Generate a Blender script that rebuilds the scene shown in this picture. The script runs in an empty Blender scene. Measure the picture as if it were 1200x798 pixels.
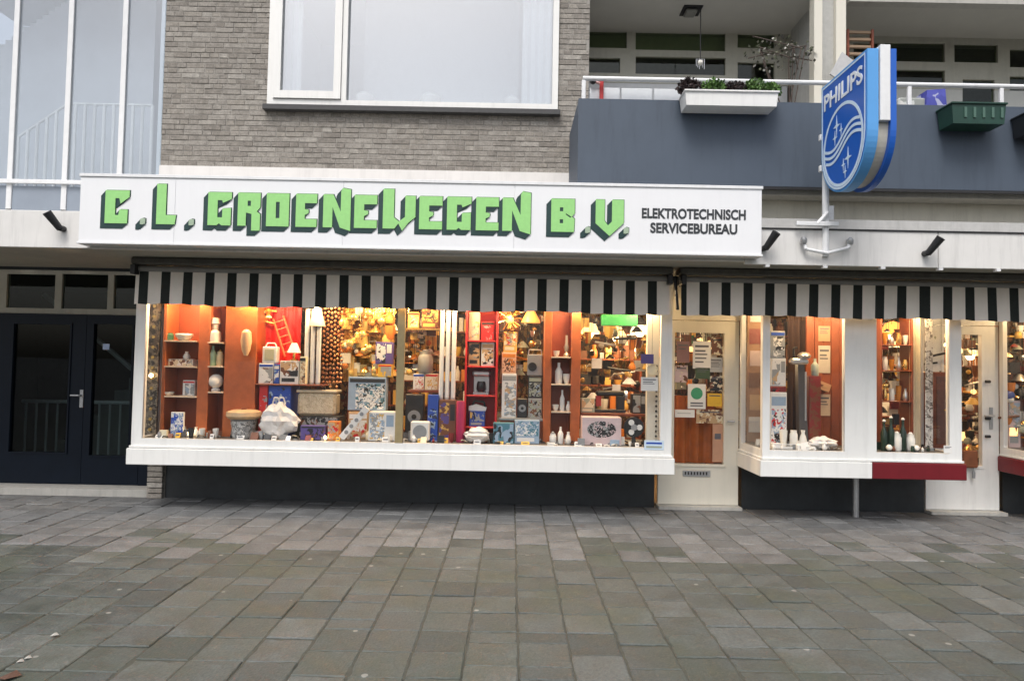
import bpy, bmesh, math, random
from mathutils import Matrix, Vector
random.seed(7)
sc = bpy.context.scene
col = sc.collection

# ------------------------------------------------------------------ camera, sky, sun, exposure
FPX, CAM_H, CAM_D, PITCH, ROLL = 760.0, 1.65, 7.65, math.radians(2.0), math.radians(1.1)
CAMR = Matrix.Rotation(math.pi/2 + PITCH, 3, 'X') @ Matrix.Rotation(ROLL, 3, 'Z')
CAMP = Vector((0, -CAM_D, CAM_H))
cd = bpy.data.cameras.new('camera'); cam = bpy.data.objects.new('camera', cd); col.objects.link(cam)
cd.sensor_width = 36; cd.lens = FPX/1200*36; cd.clip_end = 2000; cd.clip_start = .05
cam.matrix_world = Matrix.Translation(CAMP) @ CAMR.to_4x4()
sc.camera = cam
SUN_EL, SUN_AZ = 58, 198          # high, from behind the viewer, veiled by cloud
w = bpy.data.worlds.new('World'); sc.world = w; w.use_nodes = True
nt = w.node_tree; nt.nodes.clear()
sky = nt.nodes.new('ShaderNodeTexSky'); sky.sky_type = 'NISHITA'; sky.sun_disc = False
sky.sun_elevation = math.radians(SUN_EL); sky.sun_rotation = math.radians(SUN_AZ)
sky.air_density = 1.0; sky.dust_density = 5.0; sky.ozone_density = 1.0
hs = nt.nodes.new('ShaderNodeHueSaturation'); hs.inputs['Saturation'].default_value = .50
bg = nt.nodes.new('ShaderNodeBackground'); bg.inputs['Strength'].default_value = .13
wo = nt.nodes.new('ShaderNodeOutputWorld')
nt.links.new(sky.outputs[0], hs.inputs['Color']); nt.links.new(hs.outputs[0], bg.inputs['Color']); nt.links.new(bg.outputs[0], wo.inputs[0])
sd = bpy.data.lights.new('sun', 'SUN'); sun = bpy.data.objects.new('sun', sd); col.objects.link(sun)
sd.energy = 1.3; sd.angle = math.radians(22); sd.color = (1, .975, .94)
az, el = math.radians(SUN_AZ), math.radians(SUN_EL)
sdir = Vector((math.sin(az)*math.cos(el), math.cos(az)*math.cos(el), math.sin(el)))
sun.rotation_euler = sdir.to_track_quat('Z', 'Y').to_euler(); sun.location = (0, -10, 20)
vs = sc.view_settings; vs.view_transform = 'Standard'; vs.look = 'None'; vs.exposure = .52; vs.gamma = 1; vs.use_curve_mapping = False
sc.cycles.max_bounces = 7; sc.cycles.transparent_max_bounces = 16; sc.cycles.use_denoising = True
sc.cycles.sample_clamp_indirect = 4; sc.cycles.caustics_reflective = False; sc.cycles.caustics_refractive = False

# ------------------------------------------------------------------ pixel -> place (a pixel gives a direction, Y the plane it meets)
def W(px, py, Y):
    v = CAMR @ Vector((px-600, 399-py, -FPX)); t = (Y-CAMP.y)/v.y; p = CAMP + v*t
    return p.x, p.z
def RX(px0, py0, px1, py1, Y):
    x, z = W((px0+px1)/2, (py0+py1)/2, Y); s = (Y+CAM_D)/FPX/2
    return x-(px1-px0)*s, x+(px1-px0)*s, z-(py1-py0)*s, z+(py1-py0)*s
def in_frame(x, y, z, m=20):
    v = CAMR.transposed() @ (Vector((x, y, z))-CAMP)
    if v.z > -.1: return False
    px, py = 600+FPX*v.x/-v.z, 399-FPX*v.y/-v.z
    return -m < px < 1200+m and -m < py < 798+m

# ------------------------------------------------------------------ materials
MATS = {}
def lin(c): return tuple(((x/12.92) if x <= .04045 else ((x+.055)/1.055)**2.4) for x in c)
def mat(name, c, rough=.55, metal=0, var=.10, scale=14, bump=.0, emit=None, es=1, spec=.5, objrand=0, dirt=0):
    """Principled with noise mottling, optional per-object tone, fine relief and weather streaks."""
    if name in MATS: return MATS[name]
    m = bpy.data.materials.new(name); m.use_nodes = True; MATS[name] = m
    n = m.node_tree; b = n.nodes['Principled BSDF']; L = n.links.new
    tc = n.nodes.new('ShaderNodeTexCoord')
    nz = n.nodes.new('ShaderNodeTexNoise'); nz.inputs['Scale'].default_value = scale; nz.inputs['Detail'].default_value = 6; nz.inputs['Roughness'].default_value = .65
    L(tc.outputs['Object'], nz.inputs['Vector'])
    hsv = n.nodes.new('ShaderNodeHueSaturation'); hsv.inputs['Color'].default_value = (*c, 1)
    mr = n.nodes.new('ShaderNodeMapRange'); mr.inputs[1].default_value = .25; mr.inputs[2].default_value = .75
    mr.inputs[3].default_value = 1-var; mr.inputs[4].default_value = 1+var
    L(nz.outputs['Fac'], mr.inputs[0]); val = mr.outputs[0]
    if objrand:
        oi = n.nodes.new('ShaderNodeObjectInfo'); m2 = n.nodes.new('ShaderNodeMapRange')
        m2.inputs[3].default_value = 1-objrand; m2.inputs[4].default_value = 1+objrand; L(oi.outputs['Random'], m2.inputs[0])
        mu = n.nodes.new('ShaderNodeMath'); mu.operation = 'MULTIPLY'; L(val, mu.inputs[0]); L(m2.outputs[0], mu.inputs[1]); val = mu.outputs[0]
    if dirt:
        mp = n.nodes.new('ShaderNodeMapping'); mp.inputs['Scale'].default_value = (5, 5, .5); L(tc.outputs['Object'], mp.inputs[0])
        nd = n.nodes.new('ShaderNodeTexNoise'); nd.inputs['Scale'].default_value = 2.2; nd.inputs['Detail'].default_value = 8; nd.inputs['Roughness'].default_value = .7; L(mp.outputs[0], nd.inputs['Vector'])
        m3 = n.nodes.new('ShaderNodeMapRange'); m3.inputs[1].default_value = .5; m3.inputs[2].default_value = .75; m3.inputs[3].default_value = 1; m3.inputs[4].default_value = 1-dirt; L(nd.outputs['Fac'], m3.inputs[0])
        mu = n.nodes.new('ShaderNodeMath'); mu.operation = 'MULTIPLY'; L(val, mu.inputs[0]); L(m3.outputs[0], mu.inputs[1]); val = mu.outputs[0]
    L(val, hsv.inputs['Value']); L(hsv.outputs[0], b.inputs['Base Color'])
    b.inputs['Roughness'].default_value = rough; b.inputs['Metallic'].default_value = metal; b.inputs['Specular IOR Level'].default_value = spec
    if bump:
        bp = n.nodes.new('ShaderNodeBump'); bp.inputs['Strength'].default_value = bump; bp.inputs['Distance'].default_value = .01
        n2 = n.nodes.new('ShaderNodeTexNoise'); n2.inputs['Scale'].default_value = scale*6; n2.inputs['Detail'].default_value = 5; L(tc.outputs['Object'], n2.inputs['Vector'])
        L(n2.outputs['Fac'], bp.inputs['Height']); L(bp.outputs[0], b.inputs['Normal'])
    if emit:
        b.inputs['Emission Color'].default_value = (*emit, 1); b.inputs['Emission Strength'].default_value = es
    return m
def cells(name, cols, scale=9, rough=.4, metal=0, stretch=(1, 1, 1), chan=0):
    """Printed or patterned surface: irregular patches in the given colours."""
    if name in MATS: return MATS[name]
    m = bpy.data.materials.new(name); m.use_nodes = True; MATS[name] = m
    n = m.node_tree; b = n.nodes['Principled BSDF']; L = n.links.new
    tc = n.nodes.new('ShaderNodeTexCoord'); oi = n.nodes.new('ShaderNodeObjectInfo')
    mp = n.nodes.new('ShaderNodeMapping'); mp.inputs['Scale'].default_value = stretch; L(tc.outputs['Object'], mp.inputs[0]); L(oi.outputs['Location'], mp.inputs['Location'])
    nz = n.nodes.new('ShaderNodeTexNoise'); nz.inputs['Scale'].default_value = scale*.8; L(mp.outputs[0], nz.inputs['Vector'])
    mx = n.nodes.new('ShaderNodeMix'); mx.data_type = 'VECTOR'; mx.inputs[0].default_value = .12; L(mp.outputs[0], mx.inputs[4]); L(nz.outputs['Color'], mx.inputs[5])
    vo = n.nodes.new('ShaderNodeTexVoronoi'); vo.inputs['Scale'].default_value = scale; L(mx.outputs[1], vo.inputs['Vector'])
    sp = n.nodes.new('ShaderNodeSeparateColor'); L(vo.outputs['Color'], sp.inputs[0])
    cr = n.nodes.new('ShaderNodeValToRGB'); cr.color_ramp.interpolation = 'CONSTANT'
    e = cr.color_ramp.elements; e[0].color = (*cols[0], 1); e[0].position = 0
    e[1].position = 1/len(cols); e[1].color = (*cols[1], 1)
    for i in range(2, len(cols)): q = e.new(i/len(cols)); q.color = (*cols[i], 1)
    L(sp.outputs[chan], cr.inputs[0]); L(cr.outputs[0], b.inputs['Base Color'])
    b.inputs['Roughness'].default_value = rough; b.inputs['Metallic'].default_value = metal
    return m
def glass(name, refl=.06, tint=(1, 1, 1), rough=0.0, wob=.0):
    if name in MATS: return MATS[name]
    m = bpy.data.materials.new(name); m.use_nodes = True; MATS[name] = m
    n = m.node_tree; n.nodes.clear(); L = n.links.new
    o = n.nodes.new('ShaderNodeOutputMaterial'); t = n.nodes.new('ShaderNodeBsdfTransparent'); t.inputs[0].default_value = (*tint, 1)
    g = n.nodes.new('ShaderNodeBsdfGlossy'); g.inputs['Roughness'].default_value = rough
    lw = n.nodes.new('ShaderNodeLayerWeight'); lw.inputs[0].default_value = .5
    pw = n.nodes.new('ShaderNodeMath'); pw.operation = 'POWER'; pw.inputs[1].default_value = 5; L(lw.outputs['Facing'], pw.inputs[0])
    ad = n.nodes.new('ShaderNodeMath'); ad.use_clamp = True; ad.inputs[1].default_value = refl
    mx = n.nodes.new('ShaderNodeMixShader')
    L(pw.outputs[0], ad.inputs[0]); L(ad.outputs[0], mx.inputs[0]); L(t.outputs[0], mx.inputs[1]); L(g.outputs[0], mx.inputs[2]); L(mx.outputs[0], o.inputs[0])
    if wob:
        tc = n.nodes.new('ShaderNodeTexCoord'); nz = n.nodes.new('ShaderNodeTexNoise'); nz.inputs['Scale'].default_value = .9; L(tc.outputs['Object'], nz.inputs['Vector'])
        bp = n.nodes.new('ShaderNodeBump'); bp.inputs['Strength'].default_value = wob; bp.inputs['Distance'].default_value = .05; L(nz.outputs['Fac'], bp.inputs['Height']); L(bp.outputs[0], g.inputs['Normal'])
    return m
def varied(name, cols, rough=.85, moss=None, damp=None, scale=5, bump=.35, island=False):
    """Masonry units: each object (or mesh island) takes its own tone, plus grain, blotches and optional moss."""
    if name in MATS: return MATS[name]
    m = bpy.data.materials.new(name); m.use_nodes = True; MATS[name] = m
    n = m.node_tree; b = n.nodes['Principled BSDF']; L = n.links.new
    if island: src = n.nodes.new('ShaderNodeNewGeometry').outputs['Random Per Island']
    else: src = n.nodes.new('ShaderNodeObjectInfo').outputs['Random']
    cr = n.nodes.new('ShaderNodeValToRGB'); e = cr.color_ramp.elements
    e[0].color = (*cols[0], 1); e[1].color = (*cols[-1], 1)
    for i in range(1, len(cols)-1): q = e.new(i/(len(cols)-1)); q.color = (*cols[i], 1)
    L(src, cr.inputs[0])
    ge = n.nodes.new('ShaderNodeNewGeometry')
    nz = n.nodes.new('ShaderNodeTexNoise'); nz.inputs['Scale'].default_value = scale; nz.inputs['Detail'].default_value = 9; nz.inputs['Roughness'].default_value = .7; L(ge.outputs['Position'], nz.inputs['Vector'])
    mr = n.nodes.new('ShaderNodeMapRange'); mr.inputs[1].default_value = .3; mr.inputs[2].default_value = .7; mr.inputs[3].default_value = .68; mr.inputs[4].default_value = 1.32; L(nz.outputs['Fac'], mr.inputs[0])
    hv = n.nodes.new('ShaderNodeHueSaturation'); L(cr.outputs[0], hv.inputs['Color']); L(mr.outputs[0], hv.inputs['Value'])
    ns = n.nodes.new('ShaderNodeTexNoise'); ns.inputs['Scale'].default_value = 46; ns.inputs['Detail'].default_value = 4; ns.inputs['Roughness'].default_value = .8; L(ge.outputs['Position'], ns.inputs['Vector'])
    ms = n.nodes.new('ShaderNodeMapRange'); ms.inputs[1].default_value = .32; ms.inputs[2].default_value = .68; ms.inputs[3].default_value = .72; ms.inputs[4].default_value = 1.28; L(ns.outputs['Fac'], ms.inputs[0])
    h2 = n.nodes.new('ShaderNodeHueSaturation'); L(hv.outputs[0], h2.inputs['Color']); L(ms.outputs[0], h2.inputs['Value'])
    c = h2.outputs[0]
    if moss:
        n3 = n.nodes.new('ShaderNodeTexNoise'); n3.inputs['Scale'].default_value = 1.3; n3.inputs['Detail'].default_value = 7; n3.inputs['Roughness'].default_value = .62; L(ge.outputs['Position'], n3.inputs['Vector'])
        m4 = n.nodes.new('ShaderNodeMapRange'); m4.inputs[1].default_value = .46; m4.inputs[2].default_value = .68; m4.inputs[4].default_value = .75; L(n3.outputs['Fac'], m4.inputs[0])
        mx = n.nodes.new('ShaderNodeMix'); mx.data_type = 'RGBA'; L(m4.outputs[0], mx.inputs[0]); L(c, mx.inputs[6]); mx.inputs[7].default_value = (*moss, 1); c = mx.outputs[2]
        # chewing-gum spots and lichen dots
        vo = n.nodes.new('ShaderNodeTexVoronoi'); vo.inputs['Scale'].default_value = 5.5; L(ge.outputs['Position'], vo.inputs['Vector'])
        lt = n.nodes.new('ShaderNodeMath'); lt.operation = 'LESS_THAN'; lt.inputs[1].default_value = .10; L(vo.outputs['Distance'], lt.inputs[0])
        sp = n.nodes.new('ShaderNodeSeparateColor'); L(vo.outputs['Color'], sp.inputs[0])
        gt = n.nodes.new('ShaderNodeMath'); gt.operation = 'GREATER_THAN'; gt.inputs[1].default_value = .72; L(sp.outputs[0], gt.inputs[0])
        mu = n.nodes.new('ShaderNodeMath'); mu.operation = 'MULTIPLY'; L(lt.outputs[0], mu.inputs[0]); L(gt.outputs[0], mu.inputs[1])
        m5 = n.nodes.new('ShaderNodeMath'); m5.operation = 'MULTIPLY'; m5.inputs[1].default_value = .55; L(mu.outputs[0], m5.inputs[0])
        mx = n.nodes.new('ShaderNodeMix'); mx.data_type = 'RGBA'; L(m5.outputs[0], mx.inputs[0]); L(c, mx.inputs[6]); mx.inputs[7].default_value = (.36, .35, .32, 1); c = mx.outputs[2]
    L(c, b.inputs['Base Color']); b.inputs['Roughness'].default_value = rough
    if damp:
        mr2 = n.nodes.new('ShaderNodeMapRange'); mr2.inputs[1].default_value = .35; mr2.inputs[2].default_value = .65; mr2.inputs[3].default_value = damp; mr2.inputs[4].default_value = rough; L(nz.outputs['Fac'], mr2.inputs[0]); L(mr2.outputs[0], b.inputs['Roughness'])
    bp = n.nodes.new('ShaderNodeBump'); bp.inputs['Strength'].default_value = bump; bp.inputs['Distance'].default_value = .006
    n2 = n.nodes.new('ShaderNodeTexNoise'); n2.inputs['Scale'].default_value = 70; n2.inputs['Detail'].default_value = 5; L(ge.outputs['Position'], n2.inputs['Vector']); L(n2.outputs['Fac'], bp.inputs['Height']); L(bp.outputs[0], b.inputs['Normal'])
    return m

white = mat('white_paint', (.78, .78, .76), .4, var=.05, scale=2, dirt=.12, bump=.05)
cream = mat('cream_paint', (.70, .67, .58), .45, var=.05, scale=2, dirt=.07)
sheet = mat('sign_sheet', (.80, .81, .83), .35, var=.03, scale=2, dirt=.03)
fascia_m = mat('fascia_panel', (.70, .69, .67), .5, var=.06, scale=3, dirt=.22, bump=.05)
soffit_m = mat('soffit_board', (.42, .40, .34), .7, var=.10, scale=3, dirt=.2)
plinth_m = mat('black_plinth', (.018, .022, .025), .55, var=.35, scale=6, dirt=.3, bump=.1)
navy = mat('navy_paint', (.004, .008, .016), .4, var=.2, scale=4, spec=.2)
beige_fr = mat('beige_frame', (.40, .38, .32), .5, var=.1, scale=4, dirt=.2)
par_m = mat('blue_grey_parapet', (.066, .088, .122), .6, var=.07, scale=2.5, dirt=.2, bump=.08)
conc = mat('concrete', (.42, .41, .38), .85, var=.14, scale=5, bump=.2, dirt=.25)
band_m = mat('pale_render', (.74, .72, .70), .8, var=.06, scale=4, bump=.1, dirt=.12)
dark = mat('dark_metal', (.02, .02, .022), .45, var=.2)
galv = mat('galvanised_steel', (.45, .46, .47), .42, metal=.8, var=.15, scale=20)
whmetal = mat('white_metal', (.76, .77, .78), .35, var=.05, dirt=.12)
mortar = mat('mortar', (.31, .293, .268), .95, var=.15, scale=30, bump=.3)
lead = mat('lead_flashing', (.05, .05, .052), .6, var=.2)
red_p = mat('red_paint', (.15, .008, .014), .38, var=.12, scale=4, dirt=.15)
g_shop = glass('shop_glass', .03)
g_door = glass('door_glass', .05, (.8, .85, .83))
g_up = glass('upper_glass', .38, (.93, .97, 1), wob=.03)
g_stair = glass('stair_glass', .20, (.95, .98, 1), wob=.03)
g_log = glass('loggia_glass', .035, (.7, .75, .66))
g_shelf = glass('shelf_glass', .12, (.75, .88, .82))
g_green = glass('green_glass', .12, (.45, .7, .5))
wood = mat('mahogany', (.40, .105, .03), .35, var=.22, scale=9)
wood2 = mat('dark_mahogany', (.20, .05, .02), .4, var=.25, scale=9)
porc = mat('white_porcelain', (.8, .78, .72), .2, var=.04)
plas = mat('white_plastic', (.74, .73, .70), .35, var=.05)
blackp = mat('black_plastic', (.018, .018, .02), .35, var=.2)
greyp = mat('grey_plastic', (.25, .26, .27), .4, var=.1)
silver = mat('silver_metal', (.6, .6, .6), .28, metal=.85, var=.08)
brass = mat('brass', (.75, .48, .16), .25, metal=.9, var=.1)
shade_m = mat('lit_shade', (.8, .62, .35), .6, emit=(1, .62, .24), es=1.6)
bulb_m = mat('lit_bulb', (1, .8, .5), .5, emit=(1, .72, .36), es=14)
paper = mat('white_paper', (.78, .77, .74), .8, var=.04)

# ------------------------------------------------------------------ mesh builder
class MB:
    def __init__(s): s.v = []; s.f = []; s.m = []; s.smooth = False
    def add(s, vs, fs, mi=0):
        o = len(s.v); s.v += [tuple(v) for v in vs]; s.f += [tuple(i+o for i in f) for f in fs]; s.m += [mi]*len(fs); return s
    def box(s, x0, x1, y0, y1, z0, z1, mi=0):
        return s.add([(x0,y0,z0),(x1,y0,z0),(x1,y1,z0),(x0,y1,z0),(x0,y0,z1),(x1,y0,z1),(x1,y1,z1),(x0,y1,z1)],
                     [(0,3,2,1),(4,5,6,7),(0,1,5,4),(1,2,6,5),(2,3,7,6),(3,0,4,7)], mi)
    def bbox(s, x0, x1, y0, y1, z0, z1, b=.004, mi=0):     # box with chamfered edges
        bm = bmesh.new(); bmesh.ops.create_cube(bm, size=1)
        for v in bm.verts: v.co = Vector(((x0+x1)/2+v.co.x*(x1-x0), (y0+y1)/2+v.co.y*(y1-y0), (z0+z1)/2+v.co.z*(z1-z0)))
        b = min(b, abs(x1-x0)*.3, abs(y1-y0)*.3, abs(z1-z0)*.3)
        bmesh.ops.bevel(bm, geom=list(bm.edges), offset=b, segments=1, affect='EDGES', profile=.5)
        bm.verts.index_update(); s.add([v.co for v in bm.verts], [[v.index for v in f.verts] for f in bm.faces], mi); bm.free(); return s
    def cyl(s, p0, p1, r0, r1=None, n=12, mi=0, cap=True):
        r1 = r0 if r1 is None else r1; p0, p1 = Vector(p0), Vector(p1); d = (p1-p0).normalized()
        a = d.cross(Vector((0,0,1)) if abs(d.z) < .9 else Vector((1,0,0))).normalized(); b = d.cross(a)
        vs = []
        for p, r in ((p0, r0), (p1, r1)):
            for i in range(n): t = 2*math.pi*i/n; vs.append(p+a*math.cos(t)*r+b*math.sin(t)*r)
        fs = [(i, n+i, n+(i+1)%n, (i+1)%n) for i in range(n)]
        if cap: fs += [tuple(range(n)), tuple(reversed(range(n, 2*n)))]
        return s.add(vs, fs, mi)
    def tube(s, path, r, n=8, mi=0):
        for a, b in zip(path[:-1], path[1:]): s.cyl(a, b, r, n=n, mi=mi)
        return s
    def lathe(s, cx, cy, z0, prof, n=14, mi=0):
        vs = []; k = len(prof)
        for r, z in prof:
            for i in range(n): t = 2*math.pi*i/n; vs.append((cx+r*math.cos(t), cy+r*math.sin(t), z0+z))
        fs = [(j*n+i, j*n+(i+1)%n, (j+1)*n+(i+1)%n, (j+1)*n+i) for j in range(k-1) for i in range(n)]
        fs += [tuple(reversed(range(n))), tuple(range((k-1)*n, k*n))]
        s.smooth = True; return s.add(vs, fs, mi)
    def ball(s, c, r, n=12, sz=1, mi=0):
        pr = [(max(.001, r*math.sin(math.pi*k/8)), -r*sz*math.cos(math.pi*k/8)) for k in range(9)]
        return s.lathe(c[0], c[1], c[2], pr, n, mi)
    def prism(s, pts, fn, a, b, mi=0):     # polygon pts (u,v) swept from a to b; fn(u,v,w)->xyz
        n = len(pts); vs = [fn(u, v, a) for u, v in pts]+[fn(u, v, b) for u, v in pts]
        return s.add(vs, [tuple(range(n)), tuple(reversed(range(n, 2*n)))]+[(i, n+i, n+(i+1)%n, (i+1)%n) for i in range(n)], mi)
    def mesh(s, name, mats):
        xs = [v[0] for v in s.v]; ys = [v[1] for v in s.v]; zs = [v[2] for v in s.v]
        o = Vector(((min(xs)+max(xs))/2, (min(ys)+max(ys))/2, min(zs)))
        me = bpy.data.meshes.new(name); me.from_pydata([Vector(v)-o for v in s.v], [], s.f)
        for m in (mats if isinstance(mats, (list, tuple)) else [mats]): me.materials.append(m)
        for p, mi in zip(me.polygons, s.m): p.material_index = mi
        me.validate(); bm = bmesh.new(); bm.from_mesh(me); bmesh.ops.recalc_face_normals(bm, faces=bm.faces); bm.to_mesh(me); bm.free()
        if s.smooth:
            for p in me.polygons: p.use_smooth = True
            me.set_sharp_from_angle(angle=math.radians(38))
        return me, o
    def build(s, name, mats, parent=None):
        me, o = s.mesh(name, mats); ob = bpy.data.objects.new(name, me); col.objects.link(ob)
        put(ob, o, parent); return ob
WP = {}
def put(ob, loc, parent=None):
    loc = Vector(loc); WP[ob] = loc
    if parent is not None: ob.parent = parent; ob.location = loc-WP[parent]
    else: ob.location = loc
def tag(o, label, cat, group=None):
    o['label'] = label; o['category'] = cat
    if group: o['group'] = group
    return o
def thing(name, label, cat, loc, group=None):
    o = bpy.data.objects.new(name, None); col.objects.link(o); o.empty_display_size = .05; put(o, loc); return tag(o, label, cat, group)
def sub(name, parent, loc):                      # an Empty part that gathers sub-parts
    o = bpy.data.objects.new(name, None); col.objects.link(o); o.empty_display_size = .05; put(o, loc, parent); return o
def struct(o): o['kind'] = 'structure'; return o
def box(name, m, parent, *d): return MB().box(*d).build(name, m, parent)
def frame(x0, x1, z0, z1, y0, y1, t, b=None, tp=None, mb=None):
    """Rectangular frame butted at the corners; t side width, b bottom, tp top."""
    b = t if b is None else b; tp = t if tp is None else tp; mb = mb or MB()
    mb.box(x0, x0+t, y0, y1, z0, z1); mb.box(x1-t, x1, y0, y1, z0, z1)
    mb.box(x0+t, x1-t, y0, y1, z0, z0+b); mb.box(x0+t, x1-t, y0, y1, z1-tp, z1); return mb

# ------------------------------------------------------------------ ground and pavement
struct(MB().box(-300, 300, -300, 200, -.6, -.07).build('ground', mat('street_asphalt', (.07, .07, .07), .9, var=.2, scale=3, bump=.3)))
apron_m = varied('dry_paver', [(.086, .089, .091), (.122, .126, .128), (.134, .137, .139), (.103, .106, .108), (.128, .131, .133), (.157, .161, .163)], .85, damp=.6, bump=.7)
apron_s = varied('dry_paver_far', [(.12, .119, .117), (.14, .139, .137), (.152, .15, .148), (.165, .163, .16)], .85, island=True)
wet_m = varied('weathered_paver', [(.050, .058, .056), (.069, .078, .075), (.078, .088, .082), (.058, .066, .064), (.075, .084, .081), (.105, .114, .110)], .8, moss=(.055, .067, .048), damp=.45, bump=.8)
wet_s = varied('weathered_paver_far', [(.06, .065, .061), (.075, .081, .076), (.085, .091, .083), (.098, .102, .096)], .8, moss=(.055, .067, .048), bump=.8, island=True)
joint_m = mat('joint_sand', (.062, .062, .05), .95, var=.3, scale=25, bump=.3)
pav = struct(box('pavement', joint_m, None, -12, 12, -12, -1.9, -.069, -.008))
apr = struct(box('pavement_apron', joint_m, None, -12, 12, -1.9, 4, -.069, -.0081))
def paver_mesh(mb, x, y, w_, d_, tz=0, mi=0, worn=None):
    c = .006; x0, x1, y0, y1 = x-w_/2, x+w_/2, y-d_/2, y+d_/2; z = tz
    if worn:
        n = 6; rim = []; top = []
        for k in range(4):
            ax, ay = ((x0,y0),(x1,y0),(x1,y1),(x0,y1))[k]; bx, by = ((x1,y0),(x1,y1),(x0,y1),(x0,y0))[k]; nx, ny = ((0,1),(-1,0),(0,-1),(1,0))[k]
            for q in range(n):
                f = q/n; e = worn.uniform(0, .004)+(.008 if worn.random() < .07 else 0); cc = c+worn.uniform(-.002, .004)
                if q == 0: rim.append((ax+(.003 if ax == x0 else -.003), ay+(.003 if ay == y0 else -.003), z-c)); top.append((ax+(cc if ax == x0 else -cc)*1.3, ay+(cc if ay == y0 else -cc)*1.3, z))
                else: rim.append((ax+(bx-ax)*f+nx*e, ay+(by-ay)*f+ny*e, z-c)); top.append((ax+(bx-ax)*f+nx*(e+cc), ay+(by-ay)*f+ny*(e+cc), z+worn.uniform(-.001, 0)))
        m = len(rim); low = [(a, b, z-.05) for a, b, _ in rim]
        fs = [(i, (i+1) % m, m+(i+1) % m, m+i) for i in range(m)]+[(m+i, m+(i+1) % m, 2*m+(i+1) % m, 2*m+i) for i in range(m)]+[tuple(range(2*m, 3*m))]
        mb.add(low+rim+top, fs, mi); return
    a = [(x0,y0,z-.05),(x1,y0,z-.05),(x1,y1,z-.05),(x0,y1,z-.05),(x0,y0,z-c),(x1,y0,z-c),(x1,y1,z-c),(x0,y1,z-c),(x0+c,y0+c,z),(x1-c,y0+c,z),(x1-c,y1-c,z),(x0+c,y1-c,z)]
    mb.add(a, [(0,1,5,4),(1,2,6,5),(2,3,7,6),(3,0,4,7),(4,5,9,8),(5,6,10,9),(6,7,11,10),(7,4,8,11),(8,9,10,11)], mi)
meshes = {}
for k, mm in (('a', apron_m), ('w', wet_m)):
    for nme, dd in (('f', .294), ('h', .144)):
        for v_ in range(6):
            b_ = MB(); paver_mesh(b_, 0, 0, .294, dd, worn=random.Random(100*v_+int(dd*50))); meshes[k+nme+str(v_)] = b_.mesh('paving_stone', mm)[0]
far = {'a': MB(), 'w': MB()}
cnt = {'a': 0, 'w': 0}
rnd = random.Random(3)
for i in range(-40, 41):
    x = .07 + .15 + i*.3
    y = .28 if i % 2 else .13
    if i % 2 == 0: y += .15
    y = .30 + (0 if i % 2 else -.15)
    while y > -6.5:
        half = rnd.random() < .09
        d_ = .15 if half else .3
        yc = y-d_/2; k = 'a' if yc > -1.80 + rnd.uniform(-.42, .42) else 'w'
        tz = rnd.uniform(-.005, .003)
        if in_frame(x, yc, 0) and cnt[k] < 298:
            cnt[k] += 1
            o = bpy.data.objects.new('paving_stone', meshes[k+('h' if half else 'f')+str(rnd.randrange(6))]); col.objects.link(o)
            put(o, (x+rnd.uniform(-.0015, .0015), yc, tz-.05), apr if k == 'a' else pav)
            o.rotation_euler = (rnd.uniform(-.014, .014), rnd.uniform(-.014, .014), rnd.uniform(-.009, .009))
        else: paver_mesh(far[k], x, yc, .292, d_-.008, tz)
        y -= d_
for k, p, mm in (('a', apr, apron_s), ('w', pav, wet_s)):
    o = far[k].build('paving_stones_beyond', mm, p); o['kind'] = 'stuff'

# ------------------------------------------------------------------ the building
B = thing('shop_building', 'grey brick building with shopfront, white canopy, balcony and glazed stairwell', 'building', (-1, .5, 0))
# brick wall with real bricks
XL, XR, ZB, ZT = -4.23, .86, 3.92, 6.9
wx0, wx1, wz0, wz1 = -2.97, .49, 4.63, 6.5
mb = MB()
for a in ((XL, wx0, ZB, ZT), (wx1, XR, ZB, ZT), (wx0, wx1, ZB, wz0), (wx0, wx1, wz1, ZT)): mb.box(a[0], a[1], .006, .3, a[2], a[3])
wall = mb.build('wall', mortar, B)
brick_cols = [(.205, .187, .165), (.245, .226, .202), (.268, .248, .222), (.295, .274, .246), (.225, .206, .182), (.28, .257, .226), (.33, .31, .28)]
brick_m = varied('grey_brick', brick_cols, .92, scale=14, bump=.5)
brick_s = varied('grey_brick_beyond', brick_cols, .92, scale=14, bump=.5, island=True)
def brick_shape(mb, x0, x1, z0, z1, y0=0, y1=.06, mi=0):
    c = .004
    a = [(x0,y0+c,z0),(x1,y0+c,z0),(x1,y0+c,z1),(x0,y0+c,z1),(x0+c,y0,z0+c),(x1-c,y0,z0+c),(x1-c,y0,z1-c),(x0+c,y0,z1-c),(x0,y1,z0),(x1,y1,z0),(x1,y1,z1),(x0,y1,z1)]
    mb.add(a, [(4,5,6,7),(0,1,5,4),(1,2,6,5),(2,3,7,6),(3,0,4,7),(8,9,1,0),(9,10,2,1),(10,11,3,2),(11,8,0,3)], mi)
bmesh_cache = {}
def brick_obj(x0, x1, z0, z1, parent, y0=0):
    key = round(x1-x0, 3)
    if key not in bmesh_cache:
        b = MB(); brick_shape(b, -key/2, key/2, 0, z1-z0); bmesh_cache[key] = b.mesh('brick', brick_m)[0]
    o = bpy.data.objects.new('brick', bmesh_cache[key]); col.objects.link(o)
    put(o, ((x0+x1)/2, y0+.03+rnd.uniform(-.003, .003), z0), parent)
    o.rotation_euler = (0, rnd.uniform(-.004, .004), rnd.uniform(-.008, .008))
course, blen = .0625, .22
cand = []; r = 0; z = ZB
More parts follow.
